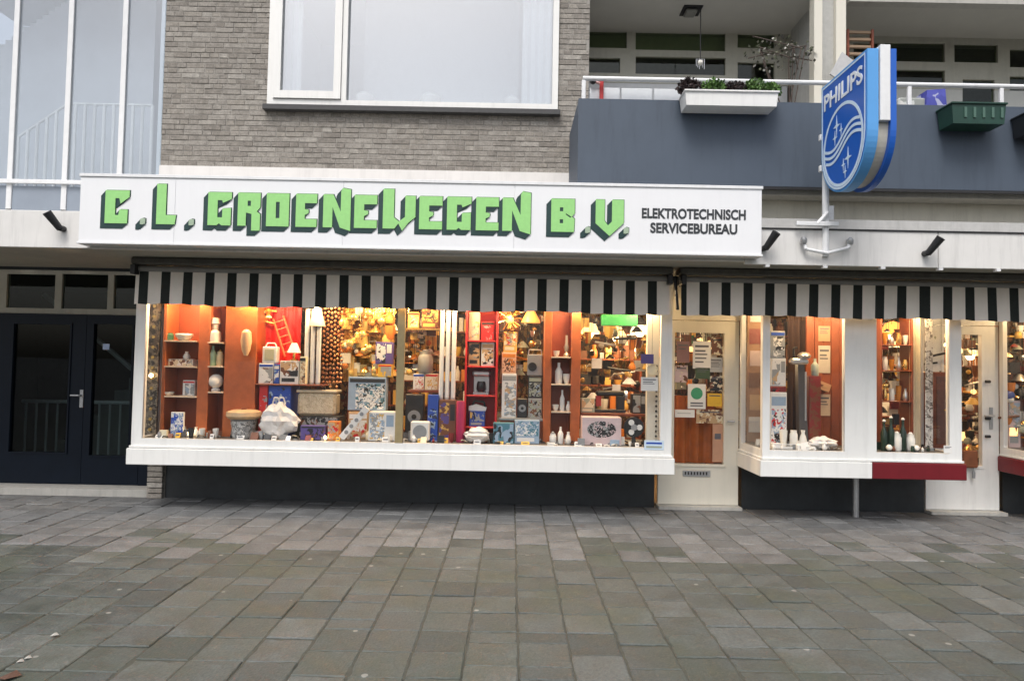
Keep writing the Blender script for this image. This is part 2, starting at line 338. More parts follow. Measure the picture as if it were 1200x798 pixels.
while z < ZT-.06:
    x = XL + [0, .11, .055, .165][r % 4] - blen
    while x < XR:
        L_ = blen if rnd.random() > .5 else blen/2
        a, b = max(x, XL), min(x+L_-.008, XR)
        segs = [(a, b)]
        if z+.05 > wz0 and z < wz1: segs = [(a, min(b, wx0)), (max(a, wx1), b)]
        for s0, s1 in segs:
            if s1-s0 > .03: cand.append((round(s0, 3), round(s1, 3), z))
        x += L_
    z += course; r += 1
cand.sort(key=lambda c: 0 if in_frame((c[0]+c[1])/2, 0, c[2], 0) else 1)
vis = [c for c in cand if in_frame((c[0]+c[1])/2, 0, c[2], 0)]
vis.sort(key=lambda c: (-round(c[1]-c[0], 2), abs(c[2]-3.9)))
single = set(vis[:300]); mb = MB()
for c in cand:
    if c in single: brick_obj(c[0], c[1], c[2], c[2]+.0545, wall)
    else:
        dy = rnd.uniform(-.003, .003); brick_shape(mb, c[0], c[1], c[2], c[2]+.0545, dy, .06+dy)
o = mb.build('bricks_beyond', brick_s, wall); o['kind'] = 'stuff'
# brick reveal at the loggia side
box('wall_return', mat('grey_brick_return', (.24, .22, .2), .9, var=.3, scale=20, bump=.4), B, .70, .858, .3, 1.2, 3.5, 6.9)
# rendered band between canopy and brick
box('base_band', band_m, B, -4.23, .86, -.02, .3, 2.98, 3.918)
# upper window
WN = sub('window', B, (-1.24, 0, 4.6))
fm = frame(wx0, wx1, wz0+.03, wz1, -.04, .12, .07, .075)
xm = W(404, 60, -.04)[0]
fm.box(xm-.03, xm+.03, -.039, .119, wz0+.105, wz1-.07); fm.build('frame', white, WN)
frame(wx0+.075, xm-.034, wz0+.112, wz1-.078, -.062, .02, .085, .09).build('casement', white, WN)
box('pane', g_up, WN, wx0+.16, xm-.119, -.02, -.012, wz0+.202, wz1-.163)
box('pane', g_up, WN, xm+.03, wx1-.07, .02, .028, wz0+.105, wz1-.07)
MB().bbox(wx0-.035, wx1+.03, -.085, .05, wz0-.035, wz0+.028).build('sill', lead, WN)
box('inner_sill', white, WN, wx0+.08, wx1-.08, .125, .40, 4.66, 4.72)
# room behind the upper window
mb = MB(); mb.box(-3.2, .7, 2.4, 2.5, 4.3, 6.9).box(-3.2, .7, .13, 2.4, 4.3, 4.62).box(-3.2, -3.1, .31, 2.4, 4.62, 6.9).box(.6, .69, .31, 2.4, 4.62, 6.9).box(-3.1, .6, .31, 2.4, 6.6, 6.9)
struct(mb.build('upper_room', mat('upper_room_paint', (.75, .76, .76), .8, var=.04)))
cloth = mat('net_curtain', (.82, .83, .83), .9, var=.05)
def curtain(x0, x1, z0, z1, y, label, m=cloth, folds=5, amp=.02, group=None, name='curtain', cat='curtain'):
    mb = MB(); n = max(16, folds*8); vs = []
    for j in range(2):
        for i in range(n+1):
            t = i/n; vs.append((x0+(x1-x0)*t, y+amp*math.sin(t*folds*2*math.pi)*(1+.25*math.sin(7*t)), z0 if j == 0 else z1))
    vs2 = [(a, b+.006, c) for a, b, c in vs]; k = n+1
    fs = [(i, i+1, k+i+1, k+i) for i in range(n)]
    mb.add(vs, fs); mb.add(vs2, [tuple(reversed(f)) for f in fs])
    mb.add([vs[0], vs[k], vs2[k], vs2[0], vs[n], vs[k+n], vs2[k+n], vs2[n]], [(0,1,2,3),(4,5,6,7)])
    mb.smooth = True
    return tag(mb.build(name, m), label, cat, group)
curtain(W(612, 60, .2)[0], .42, 4.725, 6.4, .17, 'white net curtain at the right of the wide upper window', folds=4)
curtain(-2.88, W(355, 60, .2)[0], 4.725, 6.4, .17, 'white net curtain behind the narrow opening casement', folds=3)
curtain(-2.05, .02, 4.64, 6.5, .9, 'pale net curtain drawn across the middle of the upper window', folds=2, amp=.002)
for k, (px, h, r_, lb) in enumerate(((370, .10, .11, 'white rounded pot behind the opening casement of the upper window'), (428, .13, .12, 'white rounded pot beside the mullion of the upper window'), (505, .13, .13, 'white wide pot in the middle of the upper window sill'), (600, .12, .10, 'white pot beside the curtain of the upper window'))):
    x, _ = W(px, 110, .25)
    h *= 1.35; p = MB().lathe(x, .24, 4.7205, [(r_*.6, 0), (r_*.9, h*.4), (r_, h*.8), (r_*.95, h), (r_*.5, h*1.25), (.01, h*1.35)]).build('flower_pot', porc); tag(p, lb, 'pot', 'pots on the upper window sill')

# glazed stairwell at the left
ST = sub('stairwell_glazing', B, (-6, 0, 3))
for x in (-7.3, -6.65, -6.0, -5.35, -4.70): MB().bbox(x-.032, x+.032, -.025, .03, 3.36, 6.9).build('mullion', whmetal, ST)
for a, b in zip((-8.0, -7.3, -6.65, -6.0, -5.35, -4.70), (-7.3, -6.65, -6.0, -5.35, -4.70, -4.235)): box('pane', g_stair, ST, a+(.035 if a > -8 else 0), b-(.035 if b < -4.3 else 0), -.005, .005, 3.72, 6.9)
MB().bbox(-8, -4.235, -.055, -.0255, 3.66, 3.71).build('rail', whmetal, ST)
for a, b in zip((-8.0, -6.0, -5.35, -4.70), (-6.0, -5.35, -4.70, -4.235)): box('spandrel_panel', mat('grey_blue_panel', (.26, .30, .36), .35, var=.08, scale=3), ST, a+(.035 if a > -8 else 0), b-(.035 if b < -4.3 else 0), -.01, .03, 3.0, 3.64)
SC = sub('staircase', B, (-6, 1, 3))
stm = mat('stair_concrete', (.50, .53, .58), .8, var=.06, scale=3)
mb = MB(); mb.box(-8, -4.3, 2.6, 2.7, 3, 6.9).box(-4.3, -4.24, .035, 2.6, 3, 6.9).box(-8, -4.301, .05, 2.6, 6.91, 7.0).build('back_wall', mat('stairwell_paint', (.60, .66, .72), .8, var=.04), SC)
mb = MB(); mb.box(-8, -4.31, .1, 2.6, 3.0, 3.55); mb.build('landing', stm, SC)
x0, z0 = W(-30, 80, .9); x1, z1 = W(186, -65, .9)
mb = MB(); n = 30
for i in range(n):
    a = x0+(x1-x0)*i/n; b = x0+(x1-x0)*(i+1)/n; zz = z0+(z1-z0)*(i+1)/n; za = z0+(z1-z0)*i/n
    zq0 = 3.551; mb.add([(a,.9,zq0),(b,.9,zq0),(b,.9,zz+.04),(a,.9,zz+.04),(a,2.1,zq0),(b,2.1,zq0),(b,2.1,zz+.04),(a,2.1,zz+.04)], [(0,1,2,3),(7,6,5,4),(0,4,5,1),(3,2,6,7),(0,3,7,4),(1,5,6,2)])
mb.build('flight', stm, SC)
ra = W(20, 162, .3); rb = W(80, 122, .3); rc = W(190, 122, .3)
for i in range(16):
    px = 22 + i*11.2; top = (162-(px-20)*40/60) if px < 80 else 122
    x, zt = W(px, top+(px-80)*.018, .3)
    MB().cyl((x, .3, 3.55), (x, .3, zt), .02, n=8).build('baluster', whmetal, SC)
MB().tube([(ra[0], .3, ra[1]), (rb[0], .3, rb[1]), (rc[0]-.12, .3, rb[1])], .016).build('handrail', whmetal, SC)

# canopy
CN = sub('canopy', B, (0, -.8, 2.7))
box('soffit', soffit_m, CN, -8, 8.5, -1.47, -.0005, 2.68, 2.72)
box('slab', conc, CN, -8, 8.5, -1.44, -.021, 2.722, 2.96)
xs = [-8, -6.1, -4.03]
for a, b in zip(xs[:-1], xs[1:]): MB().bbox(a+.003, b-.003, -1.5, -1.4702, 2.665, 3.02, .004).build('fascia_panel', fascia_m, CN)
xs = [2.2, 4.05, 6.1, 8.5]
for a, b in zip(xs[:-1], xs[1:]): MB().bbox(a+.003, b-.003, -1.5, -1.4702, 2.635, 2.975, .004).build('fascia_panel', fascia_m, CN)
box('fascia_panel', fascia_m, CN, -4.025, 2.195, -1.5, -1.4702, 2.66, 3.0)
for k in range(9): x = 2.4+k*.55; box('clip', whmetal, CN, x, x+.04, -1.508, -1.46, 2.612, 2.634)
box('upstand', mat('zinc', (.45, .45, .44), .5, var=.1, dirt=.2), CN, .9, 8.5, -1.2, -1.15, 2.961, 3.15)
box('drip_edge', dark, CN, 2.2, 8.5, -1.512, -1.47, 2.976, 2.988)
box('rear_wall', mat('ochre_render', (.62, .60, .52), .9, var=.10, scale=3, dirt=.2, bump=.1), B, .862, 8.5, -.78, -.7, 2.962, 3.438)

# balcony
BL = sub('balcony', B, (4, -.5, 3.5))
box('parapet', par_m, BL, .635, 8.5, -1.1, -1.0, 3.50, 4.37)
box('parapet_side', par_m, BL, .637, .735, -.9998, -.03, 3.502, 4.368)
box('slab', conc, BL, .64, 8.5, -.9995, .85, 3.44, 3.6)
box('drip_strip', dark, BL, .637, 8.5, -1.098, -1.06, 3.472, 3.499)
MB().cyl((.68, -1.05, 4.60), (8.5, -1.05, 4.60), .024, n=10).build('rail', whmetal, BL)
for x in (.69, 2.34, 4.05, 5.0, 6.6): MB().bbox(x-.02, x+.02, -1.065, -1.035, 4.3705, 4.58).build('rail_post', whmetal, BL)
# loggia: ceiling, beam, partition, window wall
box('loggia_ceiling', mat('loggia_paint', (.48, .47, .43), .8, var=.05, scale=3), B, .86, 8.5, .06, 1.2, 6.12, 6.3)
box('beam', mat('beam_paint', (.42, .41, .38), .7, var=.08, dirt=.2), B, 3.95, 8.5, -.06, .058, 6.04, 6.3)
box('beam', mat('beam_paint', (.42, .41, .38), .7), B, .862, 3.55, -.06, .058, 6.2, 6.4)
for xa, xb in ((3.52, 3.62), (3.78, 3.90)): MB().bbox(xa, xb, -.08, .05, 3.601, 6.6).build('column', cream, B)
box('partition', mat('partition_board', (.42, .42, .40), .7, var=.1, dirt=.25), B, 3.621, 3.779, -.02, .8, 3.601, 6.12)
Y = .9
LW = sub('loggia_windows', B, (4, Y, 3.6))
fr = MB(); fc = mat('loggia_frame', (.50, .49, .42), .55, var=.06, dirt=.15)
panes = [(690, 31, 735, 57), (744, 31, 851, 60), (864, 40, 908, 57), (690, 68, 727, 86), (744, 67, 851, 88), (864, 73, 908, 128)]
panes2 = [(1036, 50, 1108, 73), (1118, 52, 1170, 74), (1000, 50, 1030, 73), (1036, 82, 1108, 102), (1000, 82, 1030, 128), (1128, 93, 1166, 142), (1183, 58, 1240, 80), (1183, 90, 1240, 110)]
rects = [RX(*p, Y) for p in panes+panes2]; ZC = 5.42
def holed(mb, x0, x1, z0, z1, y0, y1, holes):
    """Wall slab with rectangular holes, cut on a grid and merged in rows."""
    xs = sorted({x0, x1, *[min(max(v, x0), x1) for h in holes for v in h[:2]]}); zs = sorted({z0, z1, *[min(max(v, z0), z1) for h in holes for v in h[2:]]})
    for a, b in zip(zs[:-1], zs[1:]):
        st = None
        for c, d in zip(xs[:-1], xs[1:]):
            inside = any(h[0] <= (c+d)/2 <= h[1] and h[2] <= (a+b)/2 <= h[3] for h in holes)
            if inside:
                if st is not None: mb.box(st, c, y0, y1, a, b); st = None
            elif st is None: st = c
        if st is not None: mb.box(st, x1, y0, y1, a, b)
    return mb
holed(MB(), .86, 8.5, ZC, 6.12, Y, Y+.06, rects).build('frame', fc, LW)
lowr = [(a, b, c, min(d, ZC)) for a, b, c, d in rects if c < ZC-.05]
holed(MB(), .86, 3.62, 3.601, ZC-.002, Y+.004, Y+.06, lowr).build('lower_panel', mat('loggia_white_board', (.74, .76, .78), .6, var=.05, dirt=.06), LW)
holed(MB(), 3.78, 8.5, 3.601, ZC-.002, Y+.004, Y+.06, lowr).build('lower_panel', mat('loggia_grey_board', (.62, .63, .60), .6, var=.05, dirt=.1), LW)
for q in rects: box('pane', g_log, LW, q[0], q[1], Y+.03, Y+.035, q[2], q[3])
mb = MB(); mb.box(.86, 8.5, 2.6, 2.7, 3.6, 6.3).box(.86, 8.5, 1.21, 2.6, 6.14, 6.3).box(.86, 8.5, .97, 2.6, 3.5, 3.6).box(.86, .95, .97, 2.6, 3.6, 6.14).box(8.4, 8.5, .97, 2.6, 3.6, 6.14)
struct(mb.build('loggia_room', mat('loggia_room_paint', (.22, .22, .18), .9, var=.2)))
for p_, lb in (((690, 28, 735, 60), 'olive roller blind behind the small balcony transom pane'), ((742, 28, 853, 64), 'olive roller blind behind the wide balcony transom pane'), ((862, 36, 910, 60), 'olive roller blind behind the balcony door transom')):
    q = RX(*p_, Y+.1); t_ = thing('roller_blind', lb, 'blind', ((q[0]+q[1])/2, Y+.12, q[2]))
    box('cloth', mat('olive_blind', (.52, .54, .42), .8, var=.1), t_, q[0], q[1], Y+.11, Y+.114, q[2]+.021, q[3]); box('bottom_bar', mat('blind_bar', (.2, .2, .16), .5), t_, q[0], q[1], Y+.105, Y+.119, q[2], q[2]+.02)

# shop interior shell
struct(box('shop_floor', mat('shop_floor_tiles', (.22, .17, .12), .4, var=.15, scale=4), None, -4.4, 9, .12, 4.2, -.0, .02))
struct(box('shop_ceiling', mat('shop_ceiling_paint', (.55, .48, .38), .8, var=.05), None, -4.4, 9, .12, 4.2, 2.55, 2.66))
struct(box('shop_back_wall', cells('shop_back_goods', [(.10, .05, .02), (.25, .13, .05), (.04, .03, .02), (.35, .22, .09), (.16, .05, .03), (.08, .07, .05)], 24, .6, stretch=(1, 1, .6)), None, -4.4, 9, 4.0, 4.2, .021, 2.549))
struct(box('shop_side_wall', mat('shop_wall_paint', (.55, .45, .33), .8), None, -4.28, -4.15, .121, 3.99, .021, 2.549))
struct(box('shop_side_wall', mat('shop_wall_paint', (.55, .45, .33), .8), None, 8.7, 8.85, .121, 3.99, .021, 2.549))

# bay windows
def bay(x0, x1, yf, glass_x, posts, sill_cols, side_left, mats_body, label):
    b = sub('bay_window', B, ((x0+x1)/2, yf/2, .5)); b['label'] = label
    gz0, gz1 = .775, 2.42
    # apron board(s) under the sill
    for xa, xb, mm in sill_cols: MB().bbox(xa, xb, yf-.035, -.002, .50, .672, .006).build('apron_board', mm, b)
    MB().bbox(x0-.012, x1+.012, yf-.02, -.002, .676, .70, .004).build('sill', mats_body, b)
    fr = MB(); fr.box(x0, x1, yf, yf+.055, .7005, gz0); fr.box(x0, x1, yf, yf+.055, gz1, 2.679)
    for xa, xb in posts: fr.box(xa, xb, yf, yf+.06, gz0, gz1)
    for x in (x0, x1-.05):
        fr.box(x, x+.05, yf+.06, -.002, .7005, gz0); fr.box(x, x+.05, yf+.06, -.002, gz1, 2.679)
        fr.box(x, x+.05, -.06, -.002, gz0, gz1)
    fr.build('frame', mats_body, b)
    for xa, xb in glass_x: box('pane', g_shop, b, xa, xb, yf+.025, yf+.031, gz0, gz1)
    for x in (x0+.02, x1-.026): box('side_pane', g_shop, b, x, x+.006, yf+.06, -.06, gz0, gz1)
    box('display_floor', mat('display_floor_board', (.10, .095, .09), .5, var=.1), b, x0+.051, x1-.051, yf+.056, .12, .702, .772)
    box('display_ceiling', mat('display_ceiling_board', (.6, .5, .36), .6), b, x0+.051, x1-.051, yf+.056, .119, 2.5, 2.56)
    return b
YF = -.7
mx0, mx1 = RX(464, 400, 473, 500, YF)[:2]
bay(-4.04, 1.72, YF, [(-3.93, mx0), (mx1, 1.60)], [(-4.04, -3.93), (1.60, 1.72)], [(-4.07, 1.75, white)], True, white, 'long white bay window filled with lamps and appliances')
box('mullion', mat('bronze_bar', (.45, .36, .2), .35, metal=.6), [c for c in B.children if c.name == 'bay_window'][0], mx0+.001, mx1-.001, YF+.005, YF+.05, .775, 2.42)
bay(2.69, 4.82, YF, [(2.77, 3.57), (3.91, 4.69)], [(2.69, 2.77), (3.57, 3.91), (4.69, 4.82)], [(2.66, 3.846, white), (3.85, 4.85, red_p)], True, white, 'smaller white bay with two panes and half red apron board')
bay(5.75, 8.4, YF, [(5.85, 8.3)], [(5.75, 5.85), (8.3, 8.4)], [(5.72, 8.43, red_p)], True, white, 'bay with a dark red apron board beyond the right door')
for a, b_ in ((-4.02, 1.70), (2.72, 4.86), (5.78, 8.4)): box('plinth', plinth_m, B, a, b_, -.0, .11, 0, .699)
# brick pier under the left end
pr = box('pier', mortar, B, -4.21, -4.03, .0, .2, 0, .498)
for k in range(8): brick_obj(-4.21, -4.035, k*.0625+.002, k*.0625+.0545, pr, -.06)
MB().cyl((3.9, -.30, 0), (3.9, -.30, .499), .033, n=12).build('support_post', galv, B)
# wall infill beside and above doors
box('door_head', cream, B, 1.725, 2.685, -.0, .1, 2.2, 2.679); box('door_head', white, B, 4.88, 5.745, -.0, .1, 2.2, 2.679)

# shop doors
def shop_door(x0, x1, gx0, gx1, gz0, gz1, m, label, extra):
    d = sub('door', B, ((x0+x1)/2, 0, 0)); d['label'] = label
    holed(MB(), x0, x1, .04, 2.19, -.0, .05, [(gx0, gx1, gz0, gz1)]).build('leaf', m, d)
    frame(gx0-.03, gx1+.03, gz0-.03, gz1+.03, -.012, -.001, .03).build('glazing_bead', m, d)
    box('pane', g_shop, d, gx0, gx1, .02, .026, gz0, gz1)
    box('threshold', conc, d, x0-.01, x1+.01, -.12, .10, 0, .035)
    return d
q = RX(790, 390, 848, 543, 0)
d1 = shop_door(1.74, 2.68, q[0], q[1], q[2], q[3], cream, 'cream shop door with notices behind its pane', 0)
q = RX(800, 551, 832, 558, 0)
sl = MB().bbox(q[0], q[1], -.014, -.0005, q[2], q[3]).build('letter_slot', galv, d1)
mb = MB()
for k in range(8): u = q[0]+.02+(q[1]-q[0]-.04)*k/8; mb.box(u, u+.018, -.018, -.0142, q[2]+.02, q[3]-.015)
mb.build('embossing', dark, sl)
MB().tube([(2.61, -.001, 1.02), (2.61, -.06, 1.02), (2.53, -.06, 1.02)], .011).build('handle', galv, d1)
q = RX(1106, 392, 1150, 545, 0)
d2 = shop_door(4.88, 5.74, q[0], q[1], q[2], q[3], white, 'white shop door with dark hinges and a lever handle', 0)
xh, zh = W(1161, 490, 0)
MB().bbox(xh-.02, xh+.02, -.014, -.0005, zh-.13, zh+.13).tube([(xh, -.014, zh+.03), (xh, -.06, zh+.03), (xh-.11, -.06, zh+.03)], .012).build('handle', galv, d2)
for py in (447, 490, 511): x, z = W(1153, py, 0); MB().cyl((x, -.03, z), (x+.05, -.03, z), .018, n=8).build('hinge', dark, d2)

# residents' entrance at the left: double navy door with transom lights
Y = .25
ED = sub('entrance_door', B, (-5.4, Y, 0)); ED['label'] = 'navy double entrance door with glazed leaves'
lx = [W(-12, 470, Y)[0], W(93, 470, Y)[0], W(160, 470, Y)[0]]
for k, (a, b, g) in enumerate(((-6.55, -5.19, (14, 380, 80, 529)), (-5.185, -4.50, (108, 380, 153, 533)))):
    q = RX(*g, Y)
    leaf = holed(MB(), a, b, .09, 2.14, Y, Y+.05, [q]).build('leaf', navy, ED)
    frame(q[0]-.02, q[1]+.02, q[2]-.02, q[3]+.02, Y-.012, Y-.001, .02).build('glazing_bead', navy, leaf)
    box('pane', glass('hall_glass', .022, (.7, .76, .76)), leaf, q[0], q[1], Y+.02, Y+.026, q[2], q[3])
x, z = W(96, 467, Y); hx = x
MB().bbox(x-.022, x+.022, Y-.014, Y-.001, z-.11, z+.11).tube([(x, Y-.014, z+.04), (x, Y-.06, z+.04), (x-.10, Y-.06, z+.04)], .012).build('handle', galv, ED)
holed(MB(), -6.6, -4.45, 2.145, 2.679, Y+.02, Y+.08, [RX(*p, Y) for p in ((6, 321, 63, 361), (71, 321, 125, 362), (132, 322, 162, 362))]).build('transom_frame', beige_fr, ED)
for p in ((6, 321, 63, 361), (71, 321, 125, 362), (132, 322, 162, 362)):
    q = RX(*p, Y); box('transom_pane', glass('hall_glass', .022, (.7, .76, .76)), ED, q[0], q[1], Y+.045, Y+.05, q[2], q[3])
box('threshold', conc, ED, -6.7, -4.22, .0, Y+.3, 0, .085)
box('jamb', white, ED, -6.72, -6.56, Y-.1, Y+.1, .0855, 2.679)
box('side_wall', conc, B, -8, -6.722, .2, .4, 0, 2.679)
box('jamb', navy, ED, -4.495, -4.22, Y, Y+.1, .0855, 2.679)
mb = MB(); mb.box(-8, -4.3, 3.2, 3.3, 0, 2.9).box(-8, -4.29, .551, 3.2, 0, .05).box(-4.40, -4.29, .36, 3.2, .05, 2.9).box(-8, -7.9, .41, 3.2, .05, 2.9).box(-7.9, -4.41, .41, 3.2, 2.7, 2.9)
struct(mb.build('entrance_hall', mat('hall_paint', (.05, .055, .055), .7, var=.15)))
ss = thing('reflection_stair', 'added pale stair rail standing in for the reflection in the navy entrance door panes', 'stair', (-5.5, 1.6, .05))  # added steps and rails imitate railings mirrored in the door glass
hm = mat('reflection_rail_paint', (.55, .58, .6), .5)
mb = MB()
for k in range(9): mb.box(-6.7+k*.2, -6.5+k*.2, 1.7, 2.6, .051, .25+k*.18)
mb.build('steps', mat('reflection_steps', (.2, .21, .21), .7), ss)
for k in range(16): x = -6.7+k*.145; MB().cyl((x, 1.35, .051), (x, 1.35, 1.0), .014, n=6).build('baluster', hm, ss)
MB().tube([(-6.75, 1.35, 1.0), (-4.45, 1.35, 1.0)], .025).build('handrail', hm, ss)
MB().tube([(-6.7, 1.6, 2.5), (-5.2, 1.6, 1.3)], .035).build('handrail', hm, ss)
tag(MB().box(hx+.22, hx+.30, Y+.012, Y+.016, 1.72, 1.79).build('sticker', mat('pale_blue_sticker', (.4, .5, .7), .5)), 'small pale blue sticker on the narrow navy door leaf', 'sticker')

# ------------------------------------------------------------------ awnings
def awning(x0, x1, label, stripe0):
    t = thing('awning', label, 'awning', ((x0+x1)/2, -.85, 2.2), 'striped awnings under the canopy')
    mb = MB(); mb.bbox(x0, x1, -.96, -.705, 2.602, 2.678, .015); mb.build('housing', mat('awning_housing', (.10, .095, .085), .5, var=.3, dirt=.2), t)
    MB().cyl((x0, -.88, 2.565), (x1, -.88, 2.565), .032, n=12).build('front_bar', mat('grey_bar', (.26, .25, .24), .5), t)
    v = MB(); P_ = .2315; n = int((x1-x0)/P_*12); vs = []
    zt, zb = 2.555, 2.195
    rr = random.Random(x0)
    for j in range(7):
        for i in range(n+1):
            x = x0+.02+(x1-x0-.04)*i/n; f = j/6
            ph = ((x-stripe0) % P_)/P_
            y = -.885 + .012*f*math.sin(x*2.3+1.3*math.sin(x*.9)) + .004*f*math.sin(x*11+2*math.sin(x*1.9))
            z = zt+(zb-zt)*f + (.009*math.sin(x*3.1+math.sin(x*1.7))-.010*abs(math.sin(math.pi*(x-stripe0)/P_)))*f
            vs.append((x, y, z))
    k = n+1
    for j in range(6):
        for i in range(n):
            xm_ = (vs[i][0]+vs[i+1][0])/2; ph = ((xm_-stripe0) % P_)/P_
            v.add([vs[j*k+i], vs[j*k+i+1], vs[(j+1)*k+i+1], vs[(j+1)*k+i]], [(0,1,2,3)], 0 if ph < .42 else 1)
    me, o = v.mesh('valance', [mat('black_canvas', (.012, .016, .014), .8, var=.3), mat('taupe_canvas', (.85, .775, .70), .85, var=.08, scale=4)])
    bm = bmesh.new(); bm.from_mesh(me); bmesh.ops.remove_doubles(bm, verts=bm.verts, dist=1e-5)
    bmesh.ops.recalc_face_normals(bm, faces=bm.faces)
    for f in bm.faces: f.smooth = True
    bm.to_mesh(me); bm.free()
    ob = bpy.data.objects.new('valance', me); col.objects.link(ob); put(ob, o, t)
    for x in (x0+.03, x1-.03): MB().bbox(x-.025, x+.025, -.97, -.72, 2.50, 2.598).build('bracket', dark, t)
    return t
s0 = W(90+232/3-4, 340, -.88)[0]
awning(-3.97, 1.66, 'black and taupe striped awning valance over the long display window', s0)
awning(1.74, 8.4, 'black and taupe striped awning valance over the door and smaller bay', W(823-4, 350, -.88)[0])
t = thing('scissor_arm', 'dark folded awning arm hanging between the two striped valances', 'awning arm', (1.70, -.9, 2.2))
MB().tube([(1.685, -.90, 2.59), (1.70, -.93, 2.38), (1.72, -.90, 2.24)], .018).build('arm', dark, t)
MB().tube([(1.715, -.86, 2.59), (1.69, -.95, 2.44), (1.71, -.90, 2.30)], .012).build('arm', dark, t)

# ------------------------------------------------------------------ main sign
SG = thing('shop_sign', 'long white shop sign with green block letters on the canopy', 'sign', (-.87, -1.57, 2.69))
sx0, sx1, sz0, sz1 = -4.06, 2.31, 2.685, 3.345
xs = [sx0, -3.17, -1.6, .0, sx1]
for a, b in zip(xs[:-1], xs[1:]): MB().bbox(a+.0008, b-.0008, -1.64, -1.515, sz0+.02, sz1-.03, .002).build('panel', sheet, SG)
fr = MB(); fr.bbox(sx0-.01, sx1+.01, -1.65, -1.512, sz1-.0295, sz1, .003); fr.bbox(sx0-.01, sx1+.01, -1.65, -1.512, sz0, sz0+.0195, .003); fr.build('edge_trim', whmetal, SG)
gface = mat('letter_green', (.31, .65, .22), .45, var=.07, scale=25)
gshad = mat('letter_shadow', (.010, .042, .042), .5, var=.15, scale=25)
blackl = mat('letter_black', (.03, .035, .04), .5)
def poly_mesh(polys, depth):
    """Filled outline(s) with holes as a thin solid in the XZ plane facing -Y."""
    cu = bpy.data.curves.new('outline', 'CURVE'); cu.dimensions = '2D'; cu.fill_mode = 'BOTH'; cu.extrude = depth/2
    for p in polys:
        s = cu.splines.new('POLY'); s.points.add(len(p)-1); s.use_cyclic_u = True
        for q_, (u, v) in zip(s.points, p): q_.co = (u, v, 0, 1)
    ob = bpy.data.objects.new('outline', cu); me = bpy.data.meshes.new_from_object(ob)
    bpy.data.objects.remove(ob); bpy.data.curves.remove(cu)
    return me
def text_mesh(body, size, sx=1, offset=0, shear=0, depth=.004):
    cu = bpy.data.curves.new('lettering', 'FONT'); cu.body = body; cu.size = size; cu.offset = offset; cu.shear = shear; cu.extrude = depth/2
    ob = bpy.data.objects.new('lettering', cu); me = bpy.data.meshes.new_from_object(ob); bpy.data.objects.remove(ob); bpy.data.curves.remove(cu)
    xs_ = [v.co.x for v in me.vertices]; ys_ = [v.co.y for v in me.vertices]
    return me, min(xs_), max(xs_), min(ys_), max(ys_)
UP = Matrix.Rotation(math.pi/2, 4, 'X')
LET = {  # u 0..1 across the cell, v 0..1 up the cell; extra rings are holes
 'C': [[(0,0),(.94,0),(.94,.42),(.60,.42),(.56,.25),(.42,.25),(.42,.76),(.58,.76),(.64,.60),(1.0,.80),(1.0,1),(0,1)]],
 'L': [[(0,0),(.9,0),(.95,.28),(.48,.28),(.48,1.22),(.05,1.22),(.05,0)]],
 'G': [[(0,0),(.38,0),(.48,.06),(.58,0),(.96,0),(.96,.53),(.60,.51),(.60,.24),(.40,.24),(.40,.76),(.58,.76),(.62,.68),(.98,.80),(.98,1),(0,1)]],
 'R': [[(0,0),(.36,0),(.36,.40),(.60,.36),(.60,-.14),(.97,-.14),(.97,.36),(.82,.44),(.97,.56),(.97,1),(0,1)], [(.42,.60),(.42,.76),(.56,.76),(.56,.60)]],
 'O': [[(0,0),(.96,0),(.96,1),(0,1)], [(.40,.25),(.40,.74),(.56,.74),(.56,.25)]],
 'E': [[(0,0),(.98,0),(.98,.24),(.42,.24),(.42,.36),(.60,.42),(.60,.52),(.42,.54),(.42,.72),(.98,.72),(.98,1),(0,1)]],
 'N': [[(0,0),(.34,0),(.34,.62),(.62,0),(1,-.10),(1,1.16),(.70,1.20),(.64,1.1),(.64,.48),(.36,1),(0,1)]],
 'W': [[(0,0),(.36,0),(.48,.16),(.60,-.06),(.78,.18),(1,.36),(1,1),(.68,1),(.68,.36),(.50,.22),(.34,.34),(.34,1.2),(0,1.2)]],
 'B': [[(0,0),(.96,0),(.98,.40),(.86,.47),(.98,.56),(.98,1),(0,1)], [(.36,.26),(.36,.38),(.50,.38),(.50,.26)], [(.36,.62),(.36,.74),(.50,.74),(.50,.62)], [(.62,.56),(.84,.46),(.80,.43),(.60,.53)]],
 'V': [[(0,.28),(.5,-.10),(1,.30),(1,1),(.58,1),(.58,.34),(.44,.22),(.32,.36),(.32,1),(0,1)]],
 '.': [[(0,0),(.5,-.02),(1,.10),(1,.9),(.5,1),(0,.8)]],
}
sgn = [('C',123.5,151.5),('.',165,171),('L',182.5,208),('.',222,228),('G',244,272),('R',279,306),('O',312.5,340),('E',347,372),('N',379,411),('E',415.5,442.5),('W',449,487),('E',491.5,519),('G',524,553),('E',558,585),('N',589,622),('B',646,674),('.',686,692),('V',698,731),('.',731,737)]
base_z = .5*(W(135, 263, -1.645)[1]+W(660, 271, -1.645)[1]); cap = 39*.00795
